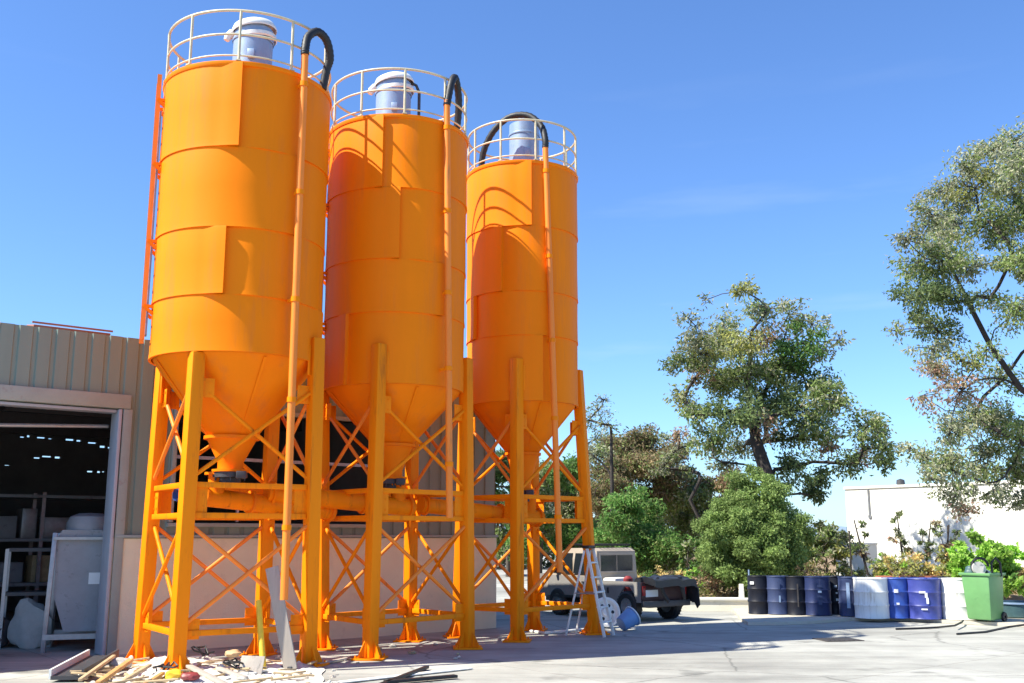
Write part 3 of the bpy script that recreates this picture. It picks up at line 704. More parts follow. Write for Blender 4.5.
# crumpled white sheet
sh = MB(); nx, ny = 60, 26; vs = []; fs = []
A, B, C, D = gnd(118, 690), gnd(330, 690), gnd(318, 664), gnd(140, 657)
for j in range(ny + 1):
    for i in range(nx + 1):
        u, v_ = i / nx, j / ny
        p = A.lerp(B, u).lerp(D.lerp(C, u), v_)
        e_ = min(u, 1 - u, v_, 1 - v_)
        p = p + Vector((noise.noise(p * 1.2) * 0.15, noise.noise(p * 1.2 + Vector((9, 0, 0))) * 0.12, 0))
        z = 0.015 + max(0, 0.07 * (1 - u) + 0.10 * noise.noise(p * 2.1) + 0.05 * abs(noise.noise(p * 6)) + 0.03 * noise.noise(p * 14)) * min(1, e_ * 8)
        vs.append((p.x, p.y, z))
for j in range(ny):
    for i in range(nx):
        a = j * (nx + 1) + i; fs.append((a, a + 1, a + nx + 2, a + nx + 1))
sh.add(vs, fs); tag(sh.build('plastic_sheet', 'sheet', smooth=30), 'crumpled white sheet spread beneath the planks by the nearest silo', 'sheet', SG)
def small(fn, px, py, *a, **k): pass
pb = MB(); pb.box((0, 0, 0.14), (0.34, 0.02, 0.30), RX(-0.5) @ RY(0.04), 0.004); o = pb.build('panel', 'wood_grey', smooth=30); o.location = gnd(251, 676); tag(o, 'small grey square panel propped up beside the yellow prop', 'panel', SG)
lump('plastic_can', (0.26, 0.16, 0.13), gnd(190, 680, 0.09), 'red', 'dark red crushed can on the white sheet', 'can', 8, SG)
lump('plastic_bag', (0.26, 0.20, 0.16), gnd(174, 680, 0.07), 'yellow', 'yellow crumpled bag left of the red can', 'bag', 9, SG)
lump('plastic_bag', (0.32, 0.26, 0.18), gnd(120, 668, 0.03), 'sack', 'pale grey bag between the tan and orange planks', 'bag', 12, SG)
lump('plastic_bag', (0.26, 0.2, 0.14), gnd(233, 657, 0.04), 'wood', 'tan crumpled bag behind the short dark bar', 'bag', 14, SG)
# tangled wire offcuts
for k, (px, py, lab) in enumerate([(200, 659, 'tangled black wire at the back of the scrap, nearest the second leg'), (236, 672, 'bent black wire standing up left of the small grey panel'), (164, 676, 'curled black wire near the short orange brown plank'), (340, 632, 'loop of dark cable beside the middle silo leg')]):
    b = MB(); p = Vector((0, 0, 0.03)); pts = []
    r_ = random.Random(k + 40)
    for i in range(14):
        w_ = i * 1.1 + r_.random(); pts.append(Vector((math.cos(w_) * (0.08 + 0.10 * r_.random()) + i * 0.015 - 0.1, math.sin(w_) * 0.12, 0.04 + 0.16 * r_.random())))
    b.tube(pts, 0.014, 6); o = b.build('wire', 'rubber'); o.location = gnd(px, py, 0.05); tag(o, lab, 'wire', SG)
# loose rubble and offcuts
r_ = random.Random(5)
proto = []
for k in range(5):
    o = lump('rubble_piece', (0.13, 0.10, 0.08), (0, 0, 0), ['stone', 'stone', 'wood', 'planter', 'wood_grey'][k], None, 'rubble', 20 + k, None, 0, 0.5); proto.append(o)
used = set()
for k in range(115):
    if k < 85: px, py = r_.uniform(78, 340), r_.uniform(658, 688)
    else: px, py = r_.uniform(230, 470), r_.uniform(640, 664)
    i = k % 5
    o = proto[i] if i not in used else proto[i].copy()
    if i in used: COL.objects.link(o)
    used.add(i)
    o.location = gnd(px, py, 0.012 if k >= 85 else 0.02 + 0.06 * r_.random()); o.rotation_euler = (0, 0, r_.uniform(0, 6.28)); s_ = r_.uniform(0.2, 0.85); o.scale = (s_ * r_.uniform(0.8, 1.8), s_, s_)
    tag(o, 'small pale chunk of rubble scattered about the scrap and silo feet', 'rubble', 'loose rubble around the silo feet')
r_ = random.Random(9)
first = None
for k in range(44):
    if first is None:
        first = MB().box((0, 0, 0), (0.5, 0.04, 0.025), None, 0.004).build('stick', 'wood', smooth=30); o = first
    else:
        o = first.copy(); COL.objects.link(o)
    px, py = r_.uniform(85, 320), r_.uniform(660, 686)
    o.location = gnd(px, py, 0.07 + 0.06 * r_.random()); o.rotation_euler = (r_.uniform(-0.1, 0.1), r_.uniform(-0.12, 0.12), r_.uniform(0, 3.14)); o.scale = (r_.uniform(0.5, 1.5), r_.uniform(0.7, 1.6), 1)
    tag(o, 'thin tan stick lying loose in the scrap around the nearest silo', 'stick', 'loose sticks in the scrap pile')
# leaning plank and prop
o = MB().beam((0, 0, 0), Vector((-0.38, 0.14, 1.50)), 0.21, 0.035, up=(0.2, 1, 0.0), bev=0.004).build('plank', 'wood_grey', smooth=30); o.location = (-3.32, 16.06, 0.02)
tag(o, 'tall grey plank leaning up against the nearest silo frame', 'plank', SG)
o = MB().tube([(0, 0, 0), (-0.10, 0.15, 0.5), (-0.20, 0.33, 1.0)], 0.045, 12).build('prop', 'yellow'); o.location = (-3.68, 15.86, 0.02)
tag(o, 'yellow pipe prop leaning between the two front legs of the nearest silo', 'pipe', SG)

# ------------------------------------------------------------------ ladder, hub, bucket by the rightmost leg
sl_ = empty('step_ladder', gnd(590, 636), rad(62), 'white aluminium step ladder standing open against the rightmost silo leg', 'ladder')
for sx in (-1, 1):
    b = MB(); b.beam((sx * 0.24, -0.42, 0.01), (sx * 0.15, -0.02, 1.76), 0.06, 0.03, up=(1, 0, 0), bev=0.005); b.build('stile', 'white_metal', sl_, smooth=30)
    b = MB(); b.beam((sx * 0.25, 0.42, 0.01), (sx * 0.16, 0.03, 1.70), 0.04, 0.025, up=(1, 0, 0), bev=0.005); b.build('rear_leg', 'white_metal', sl_, smooth=30)
    b = MB(); b.tube([(sx * 0.235, -0.22, 0.85), (sx * 0.235, 0.22, 0.85)], 0.012, 6); b.build('spreader', 'steel', sl_)
for k in range(1, 6):
    t = k / 6; b = MB(); b.box((0, -0.42 + 0.40 * t, 1.75 * t), (0.44 - 0.13 * t, 0.10, 0.03), None, 0.004); b.build('step', 'white_metal', sl_, smooth=30)
b = MB(); b.box((0, 0, 1.77), (0.36, 0.16, 0.06), None, 0.015); b.build('top_cap', 'rubber', sl_, smooth=30)
hb = empty('wheel_hub', gnd(606, 628) + Vector((0, 0, 0)), rad(18), 'off white round wheel disc with dark holes propped behind the step ladder', 'wheel'); hb.scale = (0.80, 0.80, 0.80)
b = MB(); q = RX(rad(80)); cz = Vector((0, 0, 0.40))
b.lathe([(0.001, 0.05), (0.10, 0.06), (0.14, 0.02), (0.26, 0.02), (0.33, 0.09), (0.40, 0.09), (0.41, 0.0), (0.40, -0.12), (0.001, -0.12)], 36, cz, q); b.build('disc', 'white_drum', hb, smooth=30)
b = MB()
for k in range(6):
    w_ = k * math.pi / 3; b.lathe([(0.001, 0.028), (0.045, 0.028), (0.045, 0.0)], 14, cz + q @ Vector((math.cos(w_) * 0.20, math.sin(w_) * 0.20, 0)), q)
b.build('hole', 'rubber', hb)
bu = empty('bucket', gnd(624, 631) + Vector((0, 0, 0.02)), rad(30), 'pale blue plastic tub tipped over on the shaded concrete', 'bucket'); bu.scale = (0.72, 0.72, 0.72)
q = RY(rad(62)); 
b = MB(); b.lathe([(0.001, 0), (0.20, 0), (0.22, 0.02), (0.28, 0.46), (0.30, 0.46), (0.30, 0.49), (0.27, 0.49), (0.20, 0.04), (0.001, 0.03)], 30, (-0.1, 0, 0.22), q); b.build('tub', 'bucket', bu, smooth=40)
b = MB(); b.lathe([(0.29, 0.47), (0.315, 0.47), (0.315, 0.505), (0.29, 0.505)], 30, (-0.1, 0, 0.22), q); b.build('rim', 'white_metal', bu, smooth=40)
bpy.context.view_layer.update()
lowz = min((ch.matrix_world @ v.co).z for ch in bu.children for v in ch.data.vertices); bu.location.z += 0.004 - lowz
lowz = min((ch.matrix_world @ v.co).z for ch in hb.children for v in ch.data.vertices); hb.location.z += 0.004 - lowz
b = MB(); p0 = gnd(530, 630, 0.03)
b.tube([gnd(x, y, 0.03) - p0 for x, y in ((530, 631), (545, 633), (560, 632), (575, 630), (588, 629))], 0.028, 8); o = b.build('pipe', 'white_metal'); o.location = p0
tag(o, 'thin white pipe lying on shaded ground beside the step ladder', 'pipe')

# ------------------------------------------------------------------ pickup
tk = empty('pickup_truck', (3.62, 25.15, 0), math.atan2(0.80, -0.60), 'old grey and beige pickup truck parked with its tail towards the trees', 'pickup')
W = 0.74
b = MB()
cabp = [(2.30, 0.50), (3.90, 0.50), (3.95, 1.02), (3.72, 1.10), (3.45, 1.60), (3.30, 1.68), (2.42, 1.70), (2.30, 1.62)]
b.prism(cabp, -W, W)
for i in range(len(b.v)):
    x, y, z = b.v[i]
    if z > 1.05: b.v[i] = (x, y * (1 - 0.14 * (z - 1.0) / 0.7), z)
b.build('cab', 'truck_beige', tk, smooth=25)
b = MB()
b.prism([(2.31, 0.48), (3.86, 0.48), (3.90, 1.0), (2.31, 1.0)], W + 0.003, W + 0.02); b.build('door_panel', 'truck_grey', tk, smooth=20)
b = MB(); b.prism([(2.9, 0.46), (3.72, 0.46), (3.72, 0.52), (2.9, 0.52)], W + 0.02, W + 0.05); b.box((2.6, W + 0.04, 0.86), (0.16, 0.03, 0.03), None, 0.006); b.build('door_handle', 'rubber', tk, smooth=20)
b = MB(); hoodp = [(3.9, 0.45), (4.55, 0.45), (4.6, 0.85), (4.5, 0.98), (3.94, 1.05)]; b.prism(hoodp, -W + 0.02, W - 0.02); b.build('hood', 'truck_grey', tk, smooth=25)
def yw(z): return W * (1 - 0.14 * (z - 1.0) / 0.7)
for s_ in (-1, 1):
    for (xa, xb, xa2, xb2) in ((2.40, 3.02, 2.46, 3.0), (3.08, 3.72, 3.08, 3.42)):
        q = [(xa, 1.06), (xb, 1.06), (xb2, 1.56), (xa2, 1.56)]
        vs = [(x, s_ * (yw(z) + 0.004), z) for x, z in q] + [(x, s_ * (yw(z) - 0.03), z) for x, z in q]
        b = MB(); b.add(vs, [(0, 1, 2, 3), (7, 6, 5, 4), (0, 4, 5, 1), (1, 5, 6, 2), (2, 6, 7, 3), (3, 7, 4, 0)]); b.build('side_window', 'glass', tk, smooth=0)
b = MB(); b.box((2.295, 0, 1.32), (0.02, 1.06, 0.40), None, 0.008); rwf = b.build('rear_window', 'glass', tk, smooth=0)
b = MB()
for z in (1.54, 1.10): b.box((2.283, 0, z), (0.03, 1.18, 0.05), None, 0.006)
for y in (-0.565, 0.565): b.box((2.283, y, 1.32), (0.028, 0.05, 0.40), None, 0.006)
b.box((2.280, 0, 1.32), (0.02, 0.02, 0.40)); b.parts('window_trim', 'truck_beige', rwf, smooth=30)
b = MB(); b.add([(3.735, -0.62, 1.12), (3.735, 0.62, 1.12), (3.475, 0.58, 1.56), (3.475, -0.58, 1.56), (3.70, -0.62, 1.12), (3.70, 0.62, 1.12), (3.44, 0.58, 1.56), (3.44, -0.58, 1.56)], [(0, 1, 2, 3), (7, 6, 5, 4), (0, 4, 5, 1), (1, 5, 6, 2), (2, 6, 7, 3), (3, 7, 4, 0)]); b.build('windscreen', 'glass', tk, smooth=0)
# bed
b = MB()
sidep = [(0.02, 0.45), (0.28, 0.45), (0.36, 0.66), (0.55, 0.80), (0.82, 0.80), (1.0, 0.66), (1.08, 0.42), (2.27, 0.42), (2.27, 0.92), (0.02, 0.92)]
for s_ in (-1, 1): b.prism(sidep, s_ * (W - 0.05), s_ * W)
b.box((1.15, 0, 0.58), (2.24, 1.42, 0.05)); b.box((2.26, 0, 0.72), (0.04, 1.42, 0.36)); b.build('bed', 'truck_grey', tk, smooth=25)
b = MB(); b.box((1.62, W + 0.006, 0.70), (0.07, 0.02, 0.13), None, 0.004); b.build('fuel_flap', 'rubber', tk, smooth=25)
b = MB(); b.box((0.0, 0, 0.69), (0.04, 1.5, 0.46), None, 0.012); b.build('tailgate', 'maroon', tk, smooth=30)
b = MB(); b.box((-0.10, 0, 0.42), (0.12, 1.56, 0.14), None, 0.02); b.build('bumper', 'dark_metal', tk, smooth=30)
b = MB(); b.box((-0.028, 0.42, 0.66), (0.012, 0.40, 0.16), None, 0.003); b.build('number_plate', 'paper', tk, smooth=0)
for s_ in (-1, 1):
    b = MB(); b.box((-0.03, s_ * 0.68, 0.72), (0.04, 0.10, 0.22), None, 0.01); b.build('tail_lamp', 'lamp_red', tk, smooth=30)
b = MB(); b.box((2.2, 0, 0.40), (4.2, 0.9, 0.16), None, 0.02); b.box((2.2, 0, 0.34), (0.3, 1.3, 0.1)); b.build('chassis', 'dark_metal', tk, smooth=30)
for x in (0.50, 3.07):
    for s_ in (-1, 1):
        c = (x, s_ * 0.66, 0.35); q = RX(rad(90))
        b = MB(); b.lathe([(0.19, -0.11), (0.30, -0.12), (0.345, -0.09), (0.35, 0), (0.345, 0.09), (0.30, 0.12), (0.19, 0.11)], 32, c, q)
        for k in range(28):
            w_ = k * 2 * math.pi / 28; b.box(Vector(c) + q @ Vector((math.cos(w_) * 0.347, math.sin(w_) * 0.347, 0)), (0.02, 0.19, 0.03), q @ RZ(w_) @ RX(rad(90)))
        wo = b.build('wheel', 'rubber', tk, smooth=35)
        b = MB(); b.lathe([(0.001, -0.05), (0.08, -0.06), (0.10, -0.03), (0.19, -0.05), (0.20, -0.11), (0.20, 0.11), (0.19, 0.05), (0.10, 0.03), (0.08, 0.06), (0.001, 0.05)], 28, c, q); b.build('rim', 'steel', wo, smooth=35)
b = MB()
for x in (2.45, 3.2): b.box((x, 0, 1.76), (0.05, 1.2, 0.03))
for k in range(9): b.box((2.82, -0.52 + 0.13 * k, 1.785), (0.95, 0.025, 0.02))
b.build('roof_rack', 'rubber', tk, smooth=0)
for s_ in (-1, 1):
    b = MB(); b.box((3.55, s_ * 0.86, 1.16), (0.08, 0.16, 0.20), RZ(0.2 * s_), 0.03); b.tube([(3.6, s_ * 0.74, 1.06), (3.56, s_ * 0.84, 1.1)], 0.015, 6); b.build('mirror', 'rubber', tk, smooth=30)
Tm = Matrix.Translation(tk.location) @ Matrix.Rotation(tk.rotation_euler.z, 4, 'Z')
# tarpaulin load
tl = MB(); nx, ny = 44, 34; vs = []; fs = []
for j in range(ny + 1):
    for i in range(nx + 1):
        u, v_ = i / nx, j / ny
        x = -0.50 + 1.02 * u; y = -1.05 + 1.70 * v_
        n1 = noise.noise(Vector((x * 1.7, y * 1.7, 5))); n2 = noise.noise(Vector((x * 5, y * 5, 2)))
        h = 1.03 + 0.10 * n1 + 0.05 * n2 - 0.22 * max(0, (u - 0.75) * 4) ** 2
        if abs(y) > 0.74: h -= (abs(y) - 0.74) * (2.0 + 0.8 * n2); y = math.copysign(0.74 + (abs(y) - 0.74) * 0.35, y)
        if x < -0.1: h -= (-0.1 - x) * (0.15 + 0.25 * n2)
        vs.append((x, y, h))
for j in range(ny):
    for i in range(nx):
        a = j * (nx + 1) + i; fs.append((a, a + 1, a + nx + 2, a + nx + 1))
bot = len(vs)
vs += [(x, y * 0.97, max(0.78, z - 0.16)) for x, y, z in vs]
fs += [tuple(bot + i for i in reversed(f)) for f in fs[:]]
ring = [i for i in range(nx + 1)] + [(j + 1) * (nx + 1) + nx for j in range(ny)] + [ny * (nx + 1) + nx - 1 - i for i in range(nx)] + [(ny - 1 - j) * (nx + 1) for j in range(ny - 1)]
for a, c in zip(ring, ring[1:] + ring[:1]): fs.append((a, c, c + bot, a + bot))
tl.add(vs, fs); o = tl.build('tarp_load', 'tarp', smooth=45); o.matrix_world = Tm; tag(o, 'black tarpaulin bundle overhanging the tail of the pickup bed', 'tarpaulin')
b = MB(); b.tube([(-0.25, 0.4, 1.02), (-0.35, 0.35, 0.85), (-0.30, 0.2, 0.62), (-0.36, 0.1, 0.46)], 0.05, 8); b.tube([(-0.3, -0.3, 1.0), (-0.42, -0.32, 0.75), (-0.36, -0.42, 0.5)], [0.09, 0.07, 0.04], 8); o = b.build('hanging_strap', 'rubber'); o.matrix_world = Tm; tag(o, 'black straps dangling under the tarpaulin behind the pickup tail', 'strap')
b = MB(); b.box((1.85, 0.30, 0.80), (0.5, 0.6, 0.36), RZ(0.2), 0.05); o = b.build('cargo_box', 'white_board', smooth=30); o.matrix_world = Tm; tag(o, 'pale box standing in the pickup bed behind the cab', 'box')
b = MB(); b.lathe([(0.001, 0.72), (0.13, 0.72), (0.14, 0.75), (0.13, 1.12), (0.06, 1.18), (0.001, 1.18)], 18, (1.05, 0.45, -0.14)); o = b.build('gas_bottle', 'red', smooth=30); o.matrix_world = Tm; tag(o, 'small dull red canister in the pickup bed beside the tarpaulin', 'canister')

def fx_(x): return x * 0.717 if x < 2.3 else 1.65 + (x - 2.3) * 1.152
bpy.context.view_layer.update()
for o in list(COL.objects):
    p_ = o
    while p_.parent: p_ = p_.parent
    if o.type == 'MESH' and (p_ is tk or stem_(o.name) in ('tarp_load', 'hanging_strap', 'cargo_box', 'gas_bottle')) and stem_(o.name) not in ('wheel', 'rim') or (o.type == 'MESH' and o.parent is tk and stem_(o.name) != 'wheel'):
        for v in o.data.vertices: v.co.x = fx_(v.co.x)
# ------------------------------------------------------------------ drums and bins along the far kerb
DG = 'drums and bins lined up along the kerb'
def drum(px, py, wpx, m, label, h=0.93, taper=1.0, mark=None, tilt=0.0, lid=None):
    p = gnd(px, py, 0.08); r = wpx / 2 * (p - Vector((0, 0, EYE))).length / F_PX
    root = empty('drum', p, math.atan2(-p.y, -p.x), label, 'drum', DG)
    root.rotation_euler = (tilt, 0, root.rotation_euler.z)
    rb = r * taper; f_ = lambda t: rb + (r - rb) * t
    prof = [(0.001, 0.0), (rb - 0.01, 0.0), (rb + 0.012, 0.012), (rb, 0.03)]
    for t in (0.33, 0.66): prof += [(f_(t), h * t - 0.04), (f_(t) + 0.018, h * t), (f_(t), h * t + 0.04)]
    prof += [(r, h - 0.03), (r + 0.014, h - 0.015), (r + 0.008, h), (r - 0.02, h), (r - 0.025, h - 0.02), (0.001, h - 0.02)]
    b = MB(); b.lathe(prof, 32); b.build('body', m, root, smooth=38)
    b = MB(); b.tube([(0.1, 0.08, h - 0.02), (0.1, 0.08, h + 0.012)], 0.035, 10); b.lathe([(r - 0.03, h - 0.019), (r - 0.05, h - 0.008), (r * 0.5, h - 0.008), (0.001, h - 0.006)], 28); b.build('lid', lid or m, root, smooth=38)
    def patch(a0, a1, z0, z1, mm, nm='label_patch'):
        q = MB(); k = 10; t0 = (z0 + z1) / 2 / h; rr_ = f_(t0) + 0.021
        q.lathe([(rr_, z0), (rr_ + 0.003, z0), (rr_ + 0.003, z1), (rr_, z1)], k, a0=a0, a1=a1); q.build(nm, mm, root, smooth=30)
    for mk in (mark or []): patch(*mk)
    return root
W_ = 'paper'
drum(759, 613.5, 19, 'black_drum', 'black drum with a small white tag, first beside the bush', mark=[(-0.75, -0.35, 0.72, 0.79, W_)])
drum(778.5, 614, 20, 'slate', 'slate blue drum with smudged pale marks, between two black drums', mark=[(0.05, 0.22, 0.62, 0.80, 'slate'), (0.1, 0.25, 0.30, 0.46, 'galv')])
drum(797, 614.5, 19, 'black_drum', 'black drum with a rusty brown streak, between slate blue and navy drums', mark=[(0.1, 0.22, 0.2, 0.75, 'iron')])
drum(818.5, 615, 24, 'navy', 'wide navy drum with column of faint pale marks', mark=[(0.0, 0.35, 0.68, 0.74, 'slate'), (0.05, 0.3, 0.55, 0.60, 'galv'), (0.0, 0.33, 0.44, 0.48, 'slate'), (0.05, 0.3, 0.26, 0.36, 'slate')])
drum(836, 614, 15, 'black_drum', 'narrow black drum with a row of white specks, right of wide navy drum', mark=[(0.0, 0.25, 0.66, 0.71, W_), (0.1, 0.3, 0.50, 0.54, W_), (0.1, 0.4, 0.33, 0.39, W_)])
drum(850, 616, 18, 'slate', 'dark slate drum directly left of the first white drum', mark=[(-0.2, 0.1, 0.2, 0.8, 'galv')])
drum(872.5, 618, 30, 'white_drum', 'big white drum with grey stains, between slate and blue drums')
drum(897.5, 618, 23, 'blue', 'clear blue drum with one round white spot, right of a white drum', taper=0.9, mark=[(-0.12, 0.18, 0.60, 0.68, W_), (0.0, 0.22, 0.32, 0.37, W_)])
drum(911, 615.5, 13, 'black_drum', 'black drum half hidden between the two blue drums', mark=[(-0.3, 0.5, 0.47, 0.57, W_)])
drum(943, 615.5, 14, 'black_drum', 'black drum half hidden between violet blue drum and white drum', mark=[(-0.3, 0.5, 0.50, 0.60, W_)])
drum(959.5, 619, 29, 'white_drum', 'big white drum standing right beside the green bin')
drum(925, 618.5, 31, 'violet', 'widest violet blue drum, with a white curved mark', taper=0.93, mark=[(-0.22, 0.12, 0.60, 0.645, W_), (0.08, 0.22, 0.50, 0.61, W_), (0.14, 0.27, 0.36, 0.50, W_), (-0.15, 0.18, 0.22, 0.25, W_)])
# green wheeled bin
p = gnd(986, 621, 0.08); gb = empty('wheeled_bin', p, rad(-27) + math.atan2(p.x, p.y) * -1, 'green wheeled bin overfilled with junk, rightmost of the tall bins', 'bin', DG)
b = MB(); b.box((0, 0, 0.55), (0.56, 0.60, 1.02), None, 0.04, taper=1.18); b.build('body', 'green_bin', gb, smooth=35)
b = MB()
for (c, d_) in (((0, -0.36, 1.05), (0.74, 0.05, 0.06)), ((0, 0.36, 1.05), (0.74, 0.05, 0.06)), ((-0.345, 0, 1.05), (0.05, 0.67, 0.06)), ((0.345, 0, 1.05), (0.05, 0.67, 0.06))): b.box(c, d_, None, 0.012)
b.parts('rim', 'green_bin', gb, smooth=35)
for s_ in (-1, 1):
    b = MB(); b.lathe([(0.03, -0.03), (0.10, -0.03), (0.11, 0), (0.10, 0.03), (0.03, 0.03)], 18, (s_ * 0.30, 0.26, 0.10), RY(rad(90))); b.build('wheel', 'rubber', gb)
def onbin(o, dx, dy, z): o.location = p + RZ(gb.rotation_euler.z) @ Vector((dx, dy, z))
b = MB(); b.lathe([(0.001, 0.02), (0.15, 0.03), (0.16, -0.02), (0.001, -0.02)], 24, (0, 0, 0.14), RX(rad(75))); o = b.build('tin_disc', 'sack'); onbin(o, 0.04, -0.2, 1.04); tag(o, 'pale round lid standing up in the green bin', 'lid')
b = MB(); pts = [(0.19 * math.cos(t), 0.02, 0.20 + 0.19 * math.sin(t)) for t in [k * 0.3 for k in range(20)]]; b.tube(pts, 0.03, 8); o = b.build('rubber_ring', 'rubber'); onbin(o, 0.04, -0.13, 1.02); tag(o, 'black rubber ring behind the pale lid in the green bin', 'ring')
b = MB(); b.tube([(-0.1, 0, 0), (-0.1, 0, 0.3), (0, 0, 0.42), (0.1, 0, 0.3), (0.1, 0, 0)], 0.028, 8); o = b.build('hose_loop', 'rubber'); onbin(o, 0.30, 0.08, 1.0); tag(o, 'black hose loop sticking out of the right side of the green bin', 'hose')
lump('plastic_bag', (0.30, 0.25, 0.26), tuple(p + Vector((-0.20, 0.1, 1.0))), 'teal', 'dull teal bag stuffed in the left side of the green bin', 'bag', 31)
lump('plastic_bag', (0.35, 0.3, 0.2), tuple(p + Vector((0.05, 0.1, 1.0))), 'white_board', 'white scrap bag in the middle of the green bin', 'bag', 33)
p = gnd(1018, 617, 0.08); tb = empty('tub', p, 0.1, 'low dull teal tub on the pavement right of the green bin', 'tub')
b = MB(); b.lathe([(0.001, 0), (0.42, 0), (0.46, 0.03), (0.52, 0.33), (0.49, 0.33), (0.43, 0.05), (0.001, 0.05)], 32); b.build('basin', 'teal', tb)
b = MB(); b.lathe([(0.50, 0.32), (0.545, 0.32), (0.545, 0.36), (0.50, 0.36)], 32); b.build('rim', 'galv', tb, smooth=30)
# drain cover, dark tubes drawn for kerb edge and shadow lines on the yard
dc = empty('drain_cover', gnd(838, 640, 0.0), 0.2, 'dark rusted drain cover set in sunlit concrete', 'drain cover')
b = MB(); b.box((0, 0, 0.008), (0.78, 0.62, 0.014), None, 0.003); b.build('plate', 'iron', dc, smooth=0)
b = MB()
for k in range(7): b.box((-0.3 + 0.1 * k, 0, 0.018), (0.03, 0.5, 0.008))
b.build('ribs', 'dark_metal', dc, smooth=0)
for k, (pp, lab) in enumerate([([(896, 629), (915, 628.5), (936, 627.5), (955, 625.5), (962, 622), (963, 620.5)], 'thin dark line for kerb edge and shadow, curving off pavement in front of green bin'), ([(957, 634), (985, 632), (1008, 627), (1030, 624)], 'thin dark line for kerb edge and shadow, reaching frame edge below teal tub')]):
    p0 = gnd(*pp[0], 0.02); zz = [0.02] * len(pp)
    b = MB(); b.tube([gnd(x, y, 0.02 if y > 626 else 0.095) - p0 for x, y in pp], 0.022, 8); o = b.build('hose', 'rubber'); o.location = p0; tag(o, lab, 'hose')  # black tube stands in for a kerb edge and its shadow line

# ------------------------------------------------------------------ planter wall behind the pickup
a, c = gnd(655, 612.5), gnd(751, 613.5)
a = Vector((2.6, 28.9, 0)); c = Vector((6.42, 28.55, 0)); d = c - a
pw = empty('planter_wall', a, math.atan2(d.y, d.x), 'low cream planter wall with white coping between pickup and drums', 'wall'); Lw = d.length
b = MB(); b.box((Lw / 2, 0, 0.14), (Lw, 0.22, 0.28)); b.build('wall', 'planter', pw, smooth=0)
b = MB(); b.box((Lw / 2, 0, 0.315), (Lw + 0.04, 0.32, 0.07), None, 0.01); b.build('coping', 'white_wall', pw, smooth=30)
for t in (0.50, 0.945):
    b = MB(); b.box((Lw * t, 0, 0.53), (0.14 if t > 0.9 else 0.20, 0.16, 0.36), None, 0.01, taper=0.8); b.build('pier', 'white_wall', pw, smooth=30)
b = MB(); b.tube([(0, 0, 0.05), (0, 0, 1.1)], 0.022, 8); o = b.build('post', 'galv'); o.location = (6.36, 28.25, 0); tag(o, 'thin grey metal post at the planter wall beside first black drum', 'post')
b = MB(); b.tube([(0, 0, 0), (0, 0, 1.9)], 0.022, 8); b.box((0, 0, 1.91), (0.06, 0.06, 0.04)); o = b.build('post', 'dark_bark'); o.location = (9.75, 30.2, 0.2); tag(o, 'tall thin dark post behind the drums in front of the white block', 'post')
# white building and low block
wbk = empty('white_building', (12.85, 40.0, 0), rad(-50), 'big white windowless building beyond the drums at the right', 'building')
b = MB(); b.box((11, 5, 1.88), (22, 10, 3.76)); b.build('wall', 'white_wall', wbk, smooth=0)
b = MB(); b.box((11, 5, 3.79), (22.1, 10.1, 0.10), None, 0.02); b.build('parapet', 'white_wall', wbk, smooth=30)
b = MB(); b.tube([(1.0, -0.05, 2.7), (1.0, -0.05, 3.72)], 0.03, 8); b.box((1.0, -0.03, 2.7), (0.12, 0.05, 0.1)); b.build('drain_pipe', 'steel', wbk)
b = MB(); b.lathe([(0.001, 0.25), (0.14, 0.2), (0.16, 0.05), (0.10, 0.0)], 14, (2.1, 0.4, 3.84)); b.build('roof_vent', 'dark_metal', wbk)
lbk = empty('low_block', (11.1, 36.0, 0), rad(-40), 'small white block in front of the left end of the white building', 'block')
b = MB(); b.box((0.5, 0.6, 0.85), (1.0, 1.2, 1.7)); b.build('wall', 'white_wall', lbk, smooth=0)
b = MB(); b.box((0.5, 0.6, 1.72), (1.06, 1.26, 0.06), None, 0.01); b.build('coping', 'white_wall', lbk, smooth=0)
b = MB(); b.box((0, 0, 0.18), (1.7, 0.25, 0.36), None, 0.01); o = b.build('brick_edging', 'brick', smooth=30); o.location = (10.9, 29.0, 0.55); tag(o, 'red brick edging showing above the first white drum', 'edging')

# ------------------------------------------------------------------ vegetation
PAL = {
    'olive': [(0.09, 0.125, 0.035), (0.115, 0.15, 0.045), (0.14, 0.165, 0.06), (0.07, 0.10, 0.03)],
    'grey': [(0.15, 0.16, 0.10), (0.20, 0.20, 0.13), (0.11, 0.12, 0.07), (0.24, 0.23, 0.15)],
    'green': [(0.055, 0.12, 0.025), (0.08, 0.16, 0.035), (0.04, 0.09, 0.02), (0.11, 0.19, 0.05)],
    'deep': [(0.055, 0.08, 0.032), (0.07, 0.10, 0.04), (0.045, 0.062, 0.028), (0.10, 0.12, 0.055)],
    'yellow': [(0.19, 0.19, 0.05), (0.16, 0.175, 0.05), (0.22, 0.21, 0.07), (0.13, 0.15, 0.045)],
    'brown': [(0.13, 0.095, 0.05), (0.16, 0.12, 0.065), (0.10, 0.075, 0.04), (0.18, 0.15, 0.085)],
    'rust': [(0.14, 0.085, 0.05), (0.17, 0.11, 0.065), (0.11, 0.07, 0.04), (0.18, 0.14, 0.085)],
    'lime': [(0.16, 0.28, 0.04), (0.20, 0.32, 0.06), (0.12, 0.23, 0.03), (0.24, 0.35, 0.08)],
    'straw': [(0.40, 0.30, 0.12), (0.46, 0.34, 0.15), (0.36, 0.27, 0.11), (0.30, 0.26, 0.09)],
    'pink': [(0.24, 0.14, 0.10), (0.30, 0.18, 0.13), (0.20, 0.15, 0.08), (0.19, 0.17, 0.09)],
    'bush': [(0.105, 0.15, 0.042), (0.13, 0.18, 0.052), (0.085, 0.125, 0.034), (0.16, 0.21, 0.07)],
}
